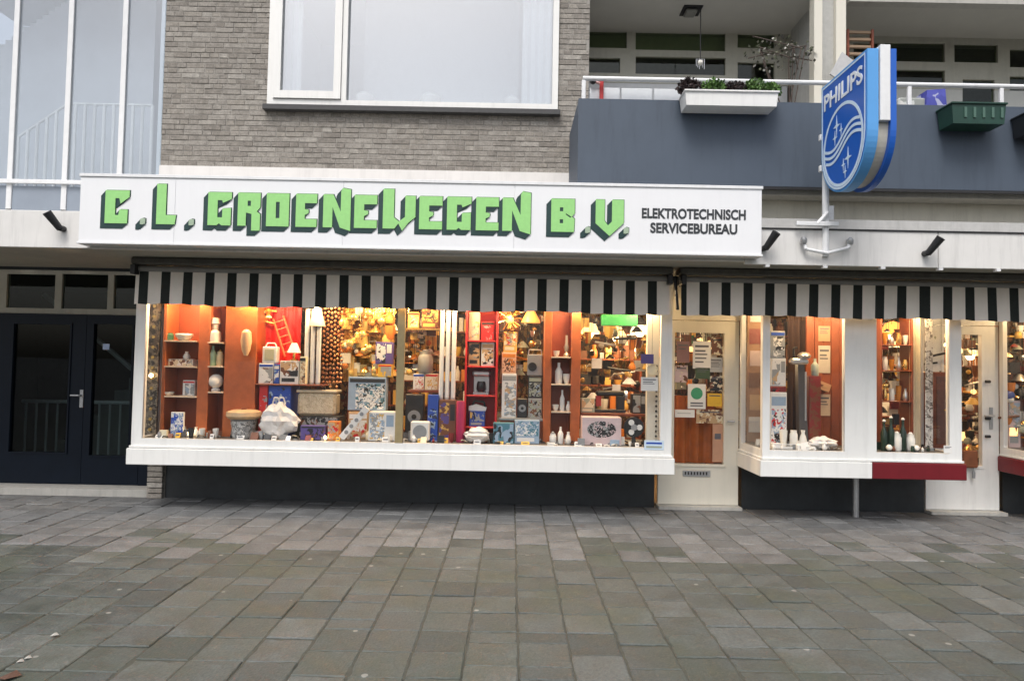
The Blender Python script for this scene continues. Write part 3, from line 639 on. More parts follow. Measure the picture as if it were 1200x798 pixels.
for ch, pa, pb in sgn:
    xa, xb = W(pa, 245, -1.645)[0], W(pb, 250, -1.645)[0]; wd = xb-xa
    h = cap if ch != '.' else .06; zb = base_z if ch != '.' else base_z-.005
    polys = [[(u*wd, v*h) for u, v in ring] for ring in LET[ch]]
    me = poly_mesh(polys, .004); me.materials.append(gface if ch != '.' else mat('letter_grey_green', (.35, .45, .33), .5)); me.transform(UP)
    o = bpy.data.objects.new('letter', me); col.objects.link(o); put(o, (xa, -1.650, zb), SG)
    # painted drop-shade: the same outline stepped down-left behind the face
    bm = bmesh.new(); N = 7; off = .048
    src = poly_mesh(polys, .0006); src.transform(UP)
    for k in range(1, N+1):
        c = src.copy(); c.transform(Matrix.Translation((-off*k/N*.95, k*.0009, -off*k/N))); bm.from_mesh(c); bpy.data.meshes.remove(c)
    # thin outline along top and right
    c = src.copy(); c.transform(Matrix.Translation((.006, .0086, .006))); bm.from_mesh(c); bpy.data.meshes.remove(c)
    sm = bpy.data.meshes.new('shadow'); bm.to_mesh(sm); bm.free(); sm.materials.append(gshad)
    so = bpy.data.objects.new('shadow', sm); col.objects.link(so); put(so, (xa, -1.6495, zb), o)
    so.location = (0, -.0005 if False else .0005, 0); o.location.y -= .0
for body, pa, pb, yt, yb in (('ELEKTROTECHNISCH', 752, 874, 245, 257), ('SERVICEBUREAU', 762, 864, 262, 274)):
    me, a, b, c, d = text_mesh(body, .14, offset=.0045)
    xa, z_ = W((pa+pb)/2, (yt+yb)/2, -1.64); wd = (pb-pa)*.00795; ht = 12.2*.00795
    me.transform(Matrix.Diagonal((wd/(b-a), ht/(d-c), 1, 1)) @ Matrix.Translation((-(a+b)/2, -(c+d)/2, 0))); me.transform(UP); me.materials.append(blackl)
    o = bpy.data.objects.new('lettering', me); col.objects.link(o); put(o, (xa, -1.642, z_), SG)

# fascia spotlights
for px, py, Yp, lb, sg in ((71, 262, -1.52, 'small dark spotlight on the canopy edge above the navy entrance', -1), (898, 285, -1.52, 'small dark spotlight on the canopy edge beside the sign end', 1), (1087, 291, -1.52, 'small dark spotlight on the plain canopy edge right of the shield sign', 1)):
    x, z = W(px, py, Yp)
    t = thing('spotlight', lb, 'spotlight', (x, Yp, z-.06), 'spotlights on the canopy edge')
    MB().cyl((x-.02*sg, -1.501, z-.05), (x-.02*sg, -1.56, z-.05), .028, n=10).build('base', dark, t)
    MB().cyl((x-.02*sg, -1.55, z-.06), (x+.05*sg, -1.64, z+.08), .03, .04, n=12).build('lamp_body', dark, t)

# ------------------------------------------------------------------ shield sign on its pole
SX = 2.915
SH = thing('shield_sign', 'blue shield sign with white lettering, circle, waves and stars on a pole', 'sign', (SX, -1.5, 2.65))
y0s, y1s, zt, zbm = -1.53, -2.33, 4.33, 3.24       # far edge, near edge
def shield(inset=0, topx=0):
    a, b = y0s-inset, y1s+inset; zz = 3.70; pts = [(a, zt-inset+topx), (a, zz)]; R_ = (a-b)/2; c = (a+b)/2; H_ = zz-zbm-inset
    for k in range(1, 32):
        t = math.pi*k/32; pts.append((c+R_*math.cos(t), zz-H_*math.sin(t)**.9))
    pts += [(b, zz), (b, zt-inset+topx)]; return pts
blue = mat('sign_blue', (.014, .11, .50), .3, var=.05, scale=3); lblue = mat('sign_blue_skylit', (.10, .34, .72), .35, var=.06, scale=4)  # lblue: blue shell with the sky light on its edge put into the colour
fnx = lambda u, v, w_: (w_, u, v)
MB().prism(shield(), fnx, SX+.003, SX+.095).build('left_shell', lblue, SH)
MB().prism(shield(.02, -.0), fnx, SX-.0015, SX+.0025).build('face', blue, SH)
MB().prism(shield(.035), fnx, SX+.0955, SX+.195).build('core', mat('sign_core', (.5, .48, .42), .5, var=.1), SH)
MB().bbox(SX+.105, SX+.19, y1s-.012, y1s+.034, 3.72, zt+.03, .004).build('cover_strip', whmetal, SH)
MB().bbox(SX+.105, SX+.19, y1s+.04, y0s-.04, zt-.03, zt+.03, .004).build('top_strip', whmetal, SH)
MB().prism(shield(), fnx, SX+.1955, SX+.245).build('right_shell', blue, SH)
pale = mat('sign_pale_print', (.62, .76, .90), .4)
def strip(path, wd, name, x=SX-.0035, closed=False, m=pale):
    mb = MB(); n = len(path); Ls, Rs = [], []
    for i, (u, v) in enumerate(path):
        a = path[i-1] if (i or closed) else path[i]; b = path[(i+1) % n] if (i < n-1 or closed) else path[i]
        du, dv = b[0]-a[0], b[1]-a[1]; l = math.hypot(du, dv) or 1; nx, nz_ = -dv/l*wd/2, du/l*wd/2
        Ls.append((u+nx, v+nz_)); Rs.append((u-nx, v-nz_))
    for i in range(n if closed else n-1):
        j = (i+1) % n; q4 = [Ls[i], Ls[j], Rs[j], Rs[i]]
        mb.prism(q4, fnx, x-.0008, x+.0012)
    return mb.build(name, m, SH)
strip(shield(.03), .018, 'border_line', closed=True)
cy, cz, cr_ = (y0s+y1s)/2, 3.655, .335
circ = [(cy+cr_*math.cos(2*math.pi*k/48), cz+cr_*1.07*math.sin(2*math.pi*k/48)) for k in range(48)]
strip(circ, .028, 'circle', closed=True)
for k in (-1, 0, 1):
    path = []
    for i in range(25):
        f = i/24; u = cy+cr_*.96-f*cr_*1.92; v = cz+.02 + .055*k + .055*math.sin((f-.5)*2*math.pi)*1.0+.10*(f-.5)
        if ((u-cy)/cr_)**2+((v-cz)/(cr_*1.07))**2 < .97: path.append((u, v))
    strip(path, .026, 'wave', SX-.004)
def star(u, v, r_):
    pts = []
    for k in range(8): a = math.pi*k/4; q_ = r_ if k % 2 == 0 else r_*.22; pts.append((u+q_*math.cos(a)*.75, v+q_*math.sin(a)*1.15))
    MB().prism(pts, fnx, SX-.0045, SX-.0022).build('star', pale, SH)
star(cy+.10, cz+.20, .085); star(cy+.02, cz+.14, .05); star(cy+.13, cz+.10, .06)
star(cy-.10, cz-.15, .085); star(cy-.02, cz-.19, .05); star(cy-.05, cz-.26, .05)
me, a, b, c, d = text_mesh('PHILIPS', .2, offset=.004)
me.transform(Matrix.Diagonal((.67/(b-a), .155/(d-c), 1, 1)) @ Matrix.Translation((-(a+b)/2, -(c+d)/2, 0))); me.transform(UP); me.transform(Matrix.Rotation(-math.pi/2, 4, 'Z')); me.materials.append(mat('sign_white_print', (.80, .84, .88), .4))
o = bpy.data.objects.new('lettering', me); col.objects.link(o); put(o, (SX-.004, cy, 4.15), SH)
px_ = SX+.05; py_ = -1.515
MB().cyl((px_, py_, 2.72), (px_, py_, 4.0), .03, n=12).build('pole', whmetal, SH)
for zz in (3.86, 3.56): MB().bbox(px_-.06, px_-.031, py_-.02, py_+.02, zz-.03, zz+.03).build('clamp', whmetal, SH)
MB().bbox(px_-.30, px_+.10, py_-.06, py_-.031, 3.00, 3.04).build('cross_bar', whmetal, SH)
MB().tube([(px_-.10, py_-.045, 3.02), (px_, py_-.045, 3.13)], .018).build('brace', whmetal, SH)
MB().tube([(px_-.22, -1.53, 2.86), (px_-.20, -1.55, 2.78), (px_, -1.55, 2.745), (px_+.20, -1.55, 2.80), (px_+.22, -1.53, 2.88)], .016).build('bracket', whmetal, SH)
for s_ in (-1, 1): MB().lathe(px_+.22*s_, -1.545, 2.83, [(.02, 0), (.03, .015), (.03, .05), (.012, .07)]).build('anchor_cap', galv, SH)
MB().bbox(px_+.20, px_+.26, -1.16, -1.10, 3.151, 3.30).build('stay_block', galv, SH)

# ------------------------------------------------------------------ balcony things
leaf_m = varied('leaf_green', [(.04, .09, .02), (.08, .17, .035), (.14, .26, .06)], .6, island=True)
def foliage(name, c, rx_, ry_, rz_, n, parent, m=leaf_m, s=.03, seed=1):
    rr = random.Random(seed); mb = MB()
    for _ in range(n):
        while True:
            p = Vector((rr.uniform(-1, 1), rr.uniform(-1, 1), rr.uniform(-1, 1)))
            if p.length < 1: break
        q_ = Vector((c[0]+p.x*rx_, c[1]+p.y*ry_, c[2]+p.z*rz_)); a = Vector((rr.uniform(-1,1), rr.uniform(-1,1), rr.uniform(-.4,1))).normalized()*s*rr.uniform(.6, 1.3)
        b = a.cross(Vector((rr.uniform(-1,1), rr.uniform(-1,1), rr.uniform(-1,1)))).normalized()*s*.35
        mb.add([q_, q_+a*.5+b, q_+a, q_+a*.5-b], [(0,1,2,3)])
    return mb.build(name, m, parent)
q = RX(801, 110, 911, 126, -1.3)
fb = thing('flower_box', 'white balcony flower box with heather and green plants on the blue parapet', 'flower box', ((q[0]+q[1])/2, -1.22, q[2]), 'flower boxes on the balcony parapet')
def trough(q, m, parent, zt_=None):
    x0, x1, z0, z1 = q; mb = MB(); i_ = .015
    mb.add([(x0+i_,-1.335,z0),(x1-i_,-1.335,z0),(x1-i_,-1.125,z0),(x0+i_,-1.125,z0),(x0,-1.34,z1),(x1,-1.34,z1),(x1,-1.12,z1),(x0,-1.12,z1)], [(0,1,2,3),(0,1,5,4),(1,2,6,5),(2,3,7,6),(3,0,4,7)])
    mb.bbox(x0-.01, x1+.01, -1.355, -1.105, z1+.0005, z1+.018, .003)
    mb.build('trough', m, parent)
    box('soil', mat('soil', (.03, .02, .012), .95), parent, x0+.02, x1-.02, -1.33, -1.13, z1+.0185, z1+.028)
    for f in (.2, .8): x = x0+(x1-x0)*f; MB().tube([(x, -1.12, z0+.06), (x, -1.102, z1+.06), (x, -1.05, z1+.06)], .008, 6).build('hanger', dark, parent)
trough(q, white, fb)
for px, s, m, rr in ((808, .15, None, 1), (836, .15, 1, 2), (860, .13, None, 3), (884, .16, 1, 4), (902, .12, 1, 5)):
    x, z = W(px, 108, -1.22); mm = leaf_m if m else varied('dark_heather', [(.015, .012, .014), (.035, .02, .02), (.05, .035, .03)], .7, island=True)
    foliage('plant', (x, -1.23, q[3]+s*.5), s*.85, .10, s*.6, 700, fb, mm, .035, rr)
q = RX(1112, 124, 1176, 147, -1.3)
fb = thing('flower_box', 'dark green trough hooked over the blue parapet near the right', 'flower box', ((q[0]+q[1])/2, -1.22, q[2]), 'flower boxes on the balcony parapet')
trough(q, mat('green_plastic', (.012, .05, .035), .45, var=.2), fb)
for k in range(5): x = q[0]+.12+k*.09; box('rib', mat('green_plastic_pale', (.07, .14, .11), .5), fb, x, x+.025, -1.346, -1.338, q[2]+.06, q[3]-.03)
x, _ = W(1195, 135, -1.22)
fb = thing('flower_box', 'dark planter at the parapet right of the green trough', 'flower box', (x+.3, -1.22, 4.0), 'flower boxes on the balcony parapet')
trough((x, x+.7, 4.02, 4.22), mat('black_trough', (.015, .018, .022), .5), fb)
# toys and bags behind the rail
x, z = W(705, 100, -.97)
t = thing('toy_flag', 'small red and black toy leaning behind the balcony rail by the brick wall', 'toy', (x, -.97, 3.601))
MB().bbox(x-.02, x+.02, -.985, -.955, 3.601, z+.05).build('stick', mat('toy_red', (.5, .03, .03), .5), t)
MB().ball((x-.09, -.97, z+.04), .035).build('knob', blackp, t); MB().tube([(x-.09, -.97, z+.04), (x, -.97, z+.01)], .015).build('arm', mat('toy_pink', (.6, .35, .33), .5), t)
t = thing('balcony_screen', 'white wind screen boards behind the balcony rail beside the brick wall', 'screen', (1.2, -.92, 3.601))
for pa, pb in ((691, 727), (728, 765), (766, 803)):
    q = RX(pa, 91, pb, 112, -.93); MB().bbox(q[0], q[1]-.004, -.94, -.92, 3.601, 4.555, .004).build('board', mat('screen_white', (.74, .77, .80), .5, var=.04), t)
q = RX(1083, 105, 1108, 130, -.75)
t = thing('blue_bag', 'violet blue shopping bag standing behind the balcony rail', 'bag', ((q[0]+q[1])/2, -.7, 3.601))
mb = MB(); bq = [(q[0], q[2]), (q[1], q[2]), (q[1]-.02, q[3]), (q[0]+.01, q[3]-.02)]
mb.prism(bq, lambda u, v, w_: (u, w_, v), -.78, -.6).build('bag', cells('blue_bag_print', [(.06, .07, .35), (.08, .09, .42), (.07, .08, .38), (.4, .42, .6)], 11), t)
MB().bbox(q[0]+.01, q[1]-.01, -.77, -.61, 3.601, q[2]-.001).build('crate', greyp, t)
q = RX(1050, 105, 1082, 128, -.7)
t = thing('folded_cloth', 'pale grey folded garden covers piled behind the balcony rail', 'cloth', ((q[0]+q[1])/2, -.65, 3.601))
for k in range(5): z = 3.601+k*.2; MB().bbox(q[0]-.02*(k % 2), q[1]+.015*(k % 3), -.75, -.5, z, min(z+.198, q[3]+.02), .02).build('fold', cells('cloth_print', [(.6, .62, .6), (.5, .52, .5), (.66, .66, .64), (.3, .32, .3)], 9), t)
# hanging lantern under the loggia ceiling, wooden rack, grey diamond board, climber
x, z = W(810, 11, .35)
t = thing('ceiling_lantern', 'black square lantern fixed under the balcony ceiling', 'lantern', (x, .35, z-.06))
MB().bbox(x-.12, x+.12, .23, .47, z-.03, z+.05).build('housing', blackp, t); MB().bbox(x-.08, x+.06, .27, .43, z-.075, z-.031, .015).build('diffuser', mat('frosted', (.22, .22, .2), .3), t)
MB().cyl((x, .35, z+.05), (x, .35, 6.119), .02, n=8).build('stem', blackp, t)
x, z = W(821, 35, .3)
t = thing('hanging_chime', 'thin hanging cord with small ornament below the balcony lantern', 'ornament', (x, .3, 4.9))
_, zz = W(824, 74, .3)
MB().cyl((x, .3, zz), (x, .3, 6.119), .006, n=6).build('cord', dark, t); MB().ball((x, .3, zz), .035).build('ornament', porc, t)
for k in range(6): MB().cyl((x-.05+.02*k, .3, zz-.04-.02*(k % 3)), (x-.05+.02*k, .3, zz+.05), .005, n=5).build('rod', galv, t)
q = RX(990, 36, 1022, 80, .2)
t = thing('wooden_rack', 'brown slatted wooden rack on the balcony behind the shield sign', 'rack', ((q[0]+q[1])/2, .2, 3.601))
for x in (q[0], q[1]-.03): MB().bbox(x, x+.03, .15, .2, 3.601, q[3]).build('upright', wood2, t)
for k in range(6): z = q[3]-.05-k*.09; MB().bbox(q[0]+.031, q[1]-.031, .16, .19, z, z+.035).build('slat', mat('pale_slat', (.32, .22, .14), .6), t)
x, z = W(984, 78, -.2)
t = thing('diamond_board', 'pale grey diamond shaped board behind the rail beside the columns', 'board', (x, -.2, 3.601))
mb = MB(); mb.prism([(x-.12, z-.10), (x+.02, z-.2), (x+.2, z+.02), (x+.02, z+.16)], lambda u, v, w_: (u, w_, v), -.22, -.2).build('board', mat('pale_board', (.5, .5, .5), .6), t)
MB().cyl((x, -.185, 3.601), (x, -.185, z), .015, n=8).build('stake', galv, t)
x, z = W(915, 78, -.1)
t = thing('climbing_plant', 'thin bare climber with pale blossoms by the balcony column', 'plant', (x, -.1, 3.601))
rr = random.Random(5); mb = MB()
for k in range(7): mb.tube([(x+.1, -.1, 3.61), (x+.1+rr.uniform(-.1, .1), -.1, 4.4), (x+rr.uniform(-.35, .35), -.1+rr.uniform(-.1, .1), z+rr.uniform(0, .3)), (x+rr.uniform(-.5, .5), -.1+rr.uniform(-.1, .1), z+rr.uniform(.0, .35))], .007, 5)
mb.build('stem', mat('twig', (.08, .06, .05), .9), t)
foliage('blossom', (x, -.1, z+.12), .45, .15, .22, 170, t, varied('blossom', [(.05, .06, .03), (.09, .10, .06), (.06, .05, .04), (.4, .4, .36)], .7, island=True), .05, 9)
MB().lathe(x+.1, -.1, 3.601, [(.10, 0), (.14, .2), (.15, .24), (.13, .24)]).build('pot', mat('terracotta', (.3, .12, .06), .8), t)
# ------------------------------------------------------------------ lamps that light the shop
def point(parent, loc, watts, color=(1, .70, .38), r=.05):
    l = bpy.data.lights.new('lamp_light', 'POINT'); l.energy = watts; l.color = color; l.shadow_soft_size = r
    o = bpy.data.objects.new('lamp_light', l); col.objects.link(o); put(o, loc, parent); return o
def downlight(x, y, z, watts, label, group):
    t = thing('display_spot', label, 'spotlight', (x, y, z-.09), group)
    MB().cyl((x, y, z-.07), (x, y, z-.0005), .045, .035, n=12).build('can', brass, t)
    MB().lathe(x, y, z-.092, [(.02, 0), (.032, .012), (.03, .021)]).build('bulb', bulb_m, t)
    point(t, (x, y, z-.16), watts); return t
for k in range(8): downlight(-3.6+k*.72, -.50, 2.5, 22, 'small brass display spot along the top of the long display window', 'display spots of the long window')
for x in (3.1, 3.5, 4.1, 4.5): downlight(x, -.50, 2.5, 11, 'small brass display spot along the top of the smaller bay', 'display spots of the smaller bay')
for x in (6.1, 6.8): downlight(x, -.50, 2.5, 12, 'small brass display spot in the bay with the dark red apron board', 'display spots of the far bay')
def pendant(px, py, Yp, r, label, watts=10, top=2.55, m=shade_m):
    x, z = W(px, py, Yp); t = thing('pendant_lamp', label, 'lamp', (x, Yp, z-r), 'pendant lamps hanging inside the shop')
    MB().lathe(x, Yp, z-r*.6, [(r, 0), (r*.92, r*.3), (r*.5, r*.95), (r*.12, r*1.1)]).build('shade', m, t)
    MB().ball((x, Yp, z-r*.7), r*.3).build('bulb', bulb_m, t)
    MB().cyl((x, Yp, z+r*.5), (x, Yp, top-.0005), .006, n=6).build('cord', dark, t)
    if watts: point(t, (x, Yp, z-r*1.2), watts, r=.08)
pendant(692, 384, .9, .13, 'lit yellow pendant lamp between the shelf unit and the green box', 14)
pendant(722, 388, 1.6, .15, 'lit pendant lamp below the hanging green box', 14)
pendant(750, 384, 1.0, .14, 'lit pale pendant lamp near the right post of the long window', 12, m=mat('lit_white_shade', (.85, .75, .55), .6, emit=(1, .75, .42), es=2.2))
pendant(742, 402, 2.6, .15, 'lit amber pendant lamp deep in the shop', 16)
pendant(500, 376, 1.4, .14, 'lit pendant lamp behind the gold shelf', 14)
pendant(455, 380, 1.2, .13, 'lit amber pendant lamp left of the bronze mullion', 14)
pendant(822, 402, 1.2, .14, 'lit pendant lamp seen through the cream shop door', 18)
pendant(1046, 384, .6, .16, 'lit orange pendant lamp in the right pane of the smaller bay', 14, m=mat('lit_orange_shade', (.8, .3, .06), .6, emit=(1, .33, .06), es=1.8))
pendant(1058, 400, 1.5, .13, 'lit yellow pendant lamp behind the orange pendant', 12)
pendant(1137, 408, 1.0, .16, 'lit pendant lamp seen through the white right door', 14)
pendant(1192, 384, .3, .12, 'lit yellow pendant lamp in the bay with the dark red apron board', 10)
pendant(1105, 396, 1.2, .12, 'lit pendant lamp by the right post of the smaller bay', 8)

# ------------------------------------------------------------------ goods in the windows
FL = .7725                                              # display floor height
C_ = dict(white=(.76,.75,.72), cream=(.72,.64,.46), red=(.55,.02,.02), blue=(.02,.07,.38), purple=(.10,.07,.25), yellow=(.75,.45,.04), brown=(.16,.06,.03), black=(.02,.02,.022), grey=(.30,.31,.31), teal=(.07,.20,.26), magenta=(.35,.02,.08), tan=(.55,.36,.19), gold=(.68,.42,.10), peach=(.72,.42,.27), lblue=(.30,.40,.52), orange=(.62,.2,.03), pink=(.62,.48,.48), sage=(.33,.36,.28), dred=(.2,.02,.02), green=(.02,.20,.06))
def cm(c): return mat('carton_'+c, C_[c], .5, var=.10, scale=12)
def carton(px0, py0, px1, py1, label, c='white', pr=None, Y=-.42, dep=.16, zb=None, cat='box', name='carton', cols=None, tilt=0, lid=True):
    """Printed carton: body, a printed front panel with a picture field and a closing flap line."""
    x0, x1, z0, z1 = RX(px0, py0, px1, py1, Y)
    if zb is not None: z0 = zb
    if z1 < z0+.02: z1 = z0+.02
    dep = min(dep, .118-Y if Y < .1 else dep)
    t = thing(name, label, cat, ((x0+x1)/2, Y+dep/2, z0))
    MB().bbox(x0, x1, Y, Y+dep, z0, z1, .004).build('body', cm(c), t)
    w_, h_ = x1-x0, z1-z0
    pc = pr or 'white'; rr_ = random.Random(label); var_ = rr_.randrange(5)
    pal = [C_[a] for a in (cols or [c, pc, c, rr_.choice(('grey', 'black', 'tan')), pc, rr_.choice(('lblue', 'red', 'gold', 'brown'))])]
    pm = cells('print_%s_%s_%d' % (c, pc, rr_.randrange(99)), pal, rr_.uniform(18, 40), .35, stretch=(1, 1, rr_.uniform(.6, 1.4)), chan=rr_.randrange(3))
    def fld(n_, m_, u0, u1, v0, v1, pd=.0003): box(n_, m_, t, x0+w_*u0, x0+w_*u1, Y-.002, Y-pd, z0+h_*v0, z0+h_*v1)
    if var_ == 0: fld('front_print', pm, .06, .94, .08, .70); fld('title_strip', cm(pc), .06, .94, .76, .92)
    elif var_ == 1: fld('front_print', pm, .03, .97, .04, .96)
    elif var_ == 2: fld('front_print', pm, .05, .60, .06, .94); fld('title_strip', cm(pc), .66, .94, .50, .90)
    elif var_ == 3: fld('front_print', pm, .04, .96, .34, .96); fld('title_strip', cm(pc), .10, .80, .10, .26)
    else: fld('front_print', pm, .20, .97, .04, .80); fld('title_strip', cm(rr_.choice(('red', 'black', 'blue', pc))), .04, .97, .84, .95)
    if lid: box('flap', cm(c), t, x0+.004, x1-.004, Y+.003, Y+dep*.48, z1+.0004, z1+.003)
    if tilt: t.rotation_euler = (0, math.radians(tilt), 0)
    return z1+.0035
def turned(px, py0, py1, wpx, prof, m, label, name, cat, Y=-.40, zb=None, group=None, cap=None):
    """Turned piece: prof is [(r 0..1, z 0..1)] scaled to pixel width and height."""
    x, z1 = W(px, py0, Y); _, z0 = W(px, py1, Y); s = (Y+CAM_D)/FPX
    if zb is not None: z0 = zb
    r = wpx*s/2; h = max(z1-z0, .03)
    t = thing(name, label, cat, (x, Y, z0), group)
    MB().lathe(x, Y, z0, [(max(.002, a*r), b*h) for a, b in prof]).build('body', m, t)
    if cap: MB().lathe(x, Y, z0+h*.999, [(r*.45, 0), (r*.5, .01), (r*.2, .025)]).build('cap', cap, t)
    return t
VASE = [(.55,0),(.9,.12),(1,.35),(.7,.65),(.4,.8),(.5,.95),(.55,1)]
BOT = [(.85,0),(.95,.05),(.95,.6),(.5,.75),(.35,.8),(.35,1)]
JAR = [(.8,0),(1,.1),(1,.75),(.75,.88),(.8,1)]
CUP = [(.5,0),(.6,.1),(.9,.5),(1,1),(.9,1),(.8,.6)]
def table_lamp(px, py0, py1, wpx, label, Y=-.4, zb=None, m=None, group=None):
    x, z1 = W(px, py0, Y); s = (Y+CAM_D)/FPX; z0 = W(px, py1, Y)[1] if zb is None else zb; r = wpx*s/2; h = z1-z0
    t = thing('table_lamp', label, 'lamp', (x, Y, z0), group)
    MB().lathe(x, Y, z0, [(r*.6, 0), (r*.6, h*.06), (r*.15, h*.12), (r*.2, h*.3), (r*.1, h*.5)]).build('foot', brass, t)
    MB().lathe(x, Y, z0+h*.45, [(r, 0), (r*.95, h*.05), (r*.45, h*.5), (r*.4, h*.55)]).build('shade', m or porc, t)
def crumpled(px0, py0, px1, py1, label, m, Y=-.45, zb=FL, seed=1):
    x0, x1, z0, z1 = RX(px0, py0, px1, py1, Y); z0 = zb; rr = random.Random(seed)
    bm = bmesh.new(); bmesh.ops.create_icosphere(bm, subdivisions=3, radius=1)
    for v in bm.verts:
        p = v.co; k = 1+.16*math.sin(p.x*7+seed)+.12*math.sin(p.z*9+p.y*5)+rr.uniform(-.08, .08)
        zz = p.z; r_ = (1-.25*max(zz, 0))
        v.co = Vector(((x0+x1)/2+p.x*k*r_*(x1-x0)/2.2, Y+.09+p.y*k*.08, (z0+z1)/2+max(-1, min(1.05, zz*(1+.12*math.sin(p.x*8))))*(z1-z0)/2))
    me = bpy.data.meshes.new('bag'); bm.to_mesh(me); bm.free(); me.materials.append(m)
    t = thing('plastic_bag', label, 'bag', ((x0+x1)/2, Y+.09, z0))
    o = bpy.data.objects.new('bag', me); col.objects.link(o); put(o, (0, 0, 0), t)
    for s in ((-1, 1) if z1-z0 > .25 else ()):
        xc = (x0+x1)/2+s*.03; MB().tube([(xc-.04, Y+.09, z1-.02), (xc-.02, Y+.08, z1+.05), (xc+.02, Y+.08, z1+.05), (xc+.04, Y+.09, z1-.02)], .008, 6).build('handle', m, t)
def speaker(px0, py0, px1, py1, label, m, Y=-.46, zb=None, dep=.14):
    x0, x1, z0, z1 = RX(px0, py0, px1, py1, Y); z0 = z0 if zb is None else zb
    t = thing('loudspeaker', label, 'speaker', ((x0+x1)/2, Y+dep/2, z0))
    MB().bbox(x0, x1, Y, Y+dep, z0, z1, .008).build('cabinet', m, t)
    r = min(x1-x0, (z1-z0))*.36; c = ((x0+x1)/2, (z0+z1)/2)
    MB().cyl((c[0], Y-.006, c[1]), (c[0], Y-.0005, c[1]), r, n=18).build('grille', greyp, t); MB().cyl((c[0], Y-.012, c[1]), (c[0], Y-.0065, c[1]), r*.4, n=12).build('dome', blackp, t)
    return z1+.0005
def upright_tubes(pxs, py0, py1, label, group, zb, Y=-.36):
    for px in pxs:
        x, z1 = W(px, py0, Y)
        t = thing('lamp_tube', label, 'tube', (x, Y, zb), group)
        MB().cyl((x, Y, zb+.021), (x, Y, z1-.021), .026, n=12).build('glass_tube', mat('tube_white', (.74, .76, .76), .18, var=.05), t)
        for za, zc in ((zb, zb+.02), (z1-.02, z1)): MB().cyl((x, Y, za), (x, Y, zc), .027, n=12).build('end_cap', silver, t)

# --- left end: perforated strip, pole, first mahogany shelf unit
x0, x1, z0, z1 = RX(172, 355, 186, 512, -.35)
t = thing('perforated_strip', 'tall dark patterned strip at the left end of the long window', 'strip', ((x0+x1)/2, -.35, FL))
MB().bbox(x0, x1, -.36, -.33, FL, 2.49).build('panel', cells('snake_pattern', [(.05,.04,.03), (.22,.17,.12), (.10,.08,.06), (.35,.29,.2)], 26), t)
for k in range(14): z = FL+.06+k*.115; MB().cyl(((x0+x1)/2, -.366, z), ((x0+x1)/2, -.3605, z), .02, n=8).build('stud', brass, t)
x, z = W(177, 440, -.4)
t = thing('bulb_lamp', 'small lit bulb glowing on the patterned strip', 'lamp', (x, -.4, z)); MB().ball((x, -.40, z), .022).build('bulb', bulb_m, t); MB().cyl((x, -.37, z), (x, -.38, z), .02, n=8).build('holder', brass, t)
x, _ = W(188, 430, -.3)
t = thing('display_pole', 'thin chrome pole standing beside the first wooden shelf unit', 'pole', (x, -.3, FL)); MB().cyl((x, -.3, FL+.016), (x, -.3, 2.499), .012, n=10).build('shaft', silver, t); MB().cyl((x, -.3, FL), (x, -.3, FL+.015), .035, n=12).build('foot', silver, t)

def shelf_unit(label, ups, back, shelves, Yf, Yb, wide=None):
    t = thing('shelf_unit', label, 'shelves', (W((ups[0][0]+ups[-1][1])/2, 450, Yf)[0], (Yf+Yb)/2, FL))
    for a, b in ups:
        x0, x1 = RX(a, 400, b, 500, Yf)[:2]; MB().bbox(x0, x1, Yf, Yb-.012, FL, 2.42).build('upright', wood, t)
    x0, x1 = RX(back[0], 400, back[1], 500, Yb)[:2]; box('back_panel', mat('red_mahogany', (.30, .065, .025), .4, var=.2, scale=6), t, x0, x1, Yb-.011, Yb, FL, 2.42)
    out = []
    for a, b, py in shelves:
        x0, x1, z, _ = RX(a, py, b, py+1, Yf); z = W((a+b)/2, py, Yf)[1]
        MB().bbox(x0+.002, x1-.002, Yf-.02, Yb-.014, z-.016, z, .002).build('shelf', mat('pale_shelf', (.62, .5, .38), .4), t); out.append(z+.0005)
    return t, out
tA, sA = shelf_unit('orange mahogany shelf unit at the left end of the long window', [(189, 193), (231, 244), (262, 299)], (190, 298), [(193, 231, 399), (193, 231, 429), (193, 231, 464), (244, 262, 401), (244, 262, 429), (244, 262, 459)], -.40, -.12)
Ys = -.34
turned(216, 391, 399, 20, [(.4,0),(.7,.2),(1,.8),(.95,1),(.6,.5)], porc, 'white dish on the top shelf of the left mahogany unit', 'dish', 'dish', Ys, sA[0])
turned(199, 390, 399, 9, JAR, mat('green_ceramic', (.06, .16, .09), .3), 'small green jar on the top shelf of the left mahogany unit', 'jar', 'jar', Ys, sA[0])
za = carton(196, 421, 226, 429, 'long flat white carton on the middle shelf of the left mahogany unit', 'white', 'cream', Ys, .14, sA[1])
turned(219, 412, 421, 8, VASE, porc, 'tiny white vase on the flat carton in the left mahogany unit', 'vase', 'vase', Ys+.05, za)
carton(214, 446, 228, 464, 'white small appliance carton on the lower shelf of the left mahogany unit', 'white', 'grey', Ys, .12, sA[2])
turned(198, 459, 464, 12, CUP, porc, 'small cream bowl on the lower shelf of the left mahogany unit', 'bowl', 'bowl', Ys, sA[2])
turned(253, 372, 401, 14, [(.9,0),(1,.1),(.9,.4),(.5,.5),(.55,.7),(.8,.75),(.7,.95),(.3,1)], porc, 'white coffee pot on the upper right shelf of the left mahogany unit', 'coffee_pot', 'pot', Ys, sA[3])
turned(250, 405, 429, 9, BOT, mat('green_carafe', (.28, .42, .28), .15), 'green glass carafe on the right shelf of the left mahogany unit', 'carafe', 'carafe', Ys, sA[4])
turned(258, 412, 429, 8, JAR, mat('cream_jar', (.6, .5, .3), .3), 'cream jar beside the green carafe', 'jar', 'jar', Ys, sA[4], cap=brass)
x, z = W(253, 448, Ys)
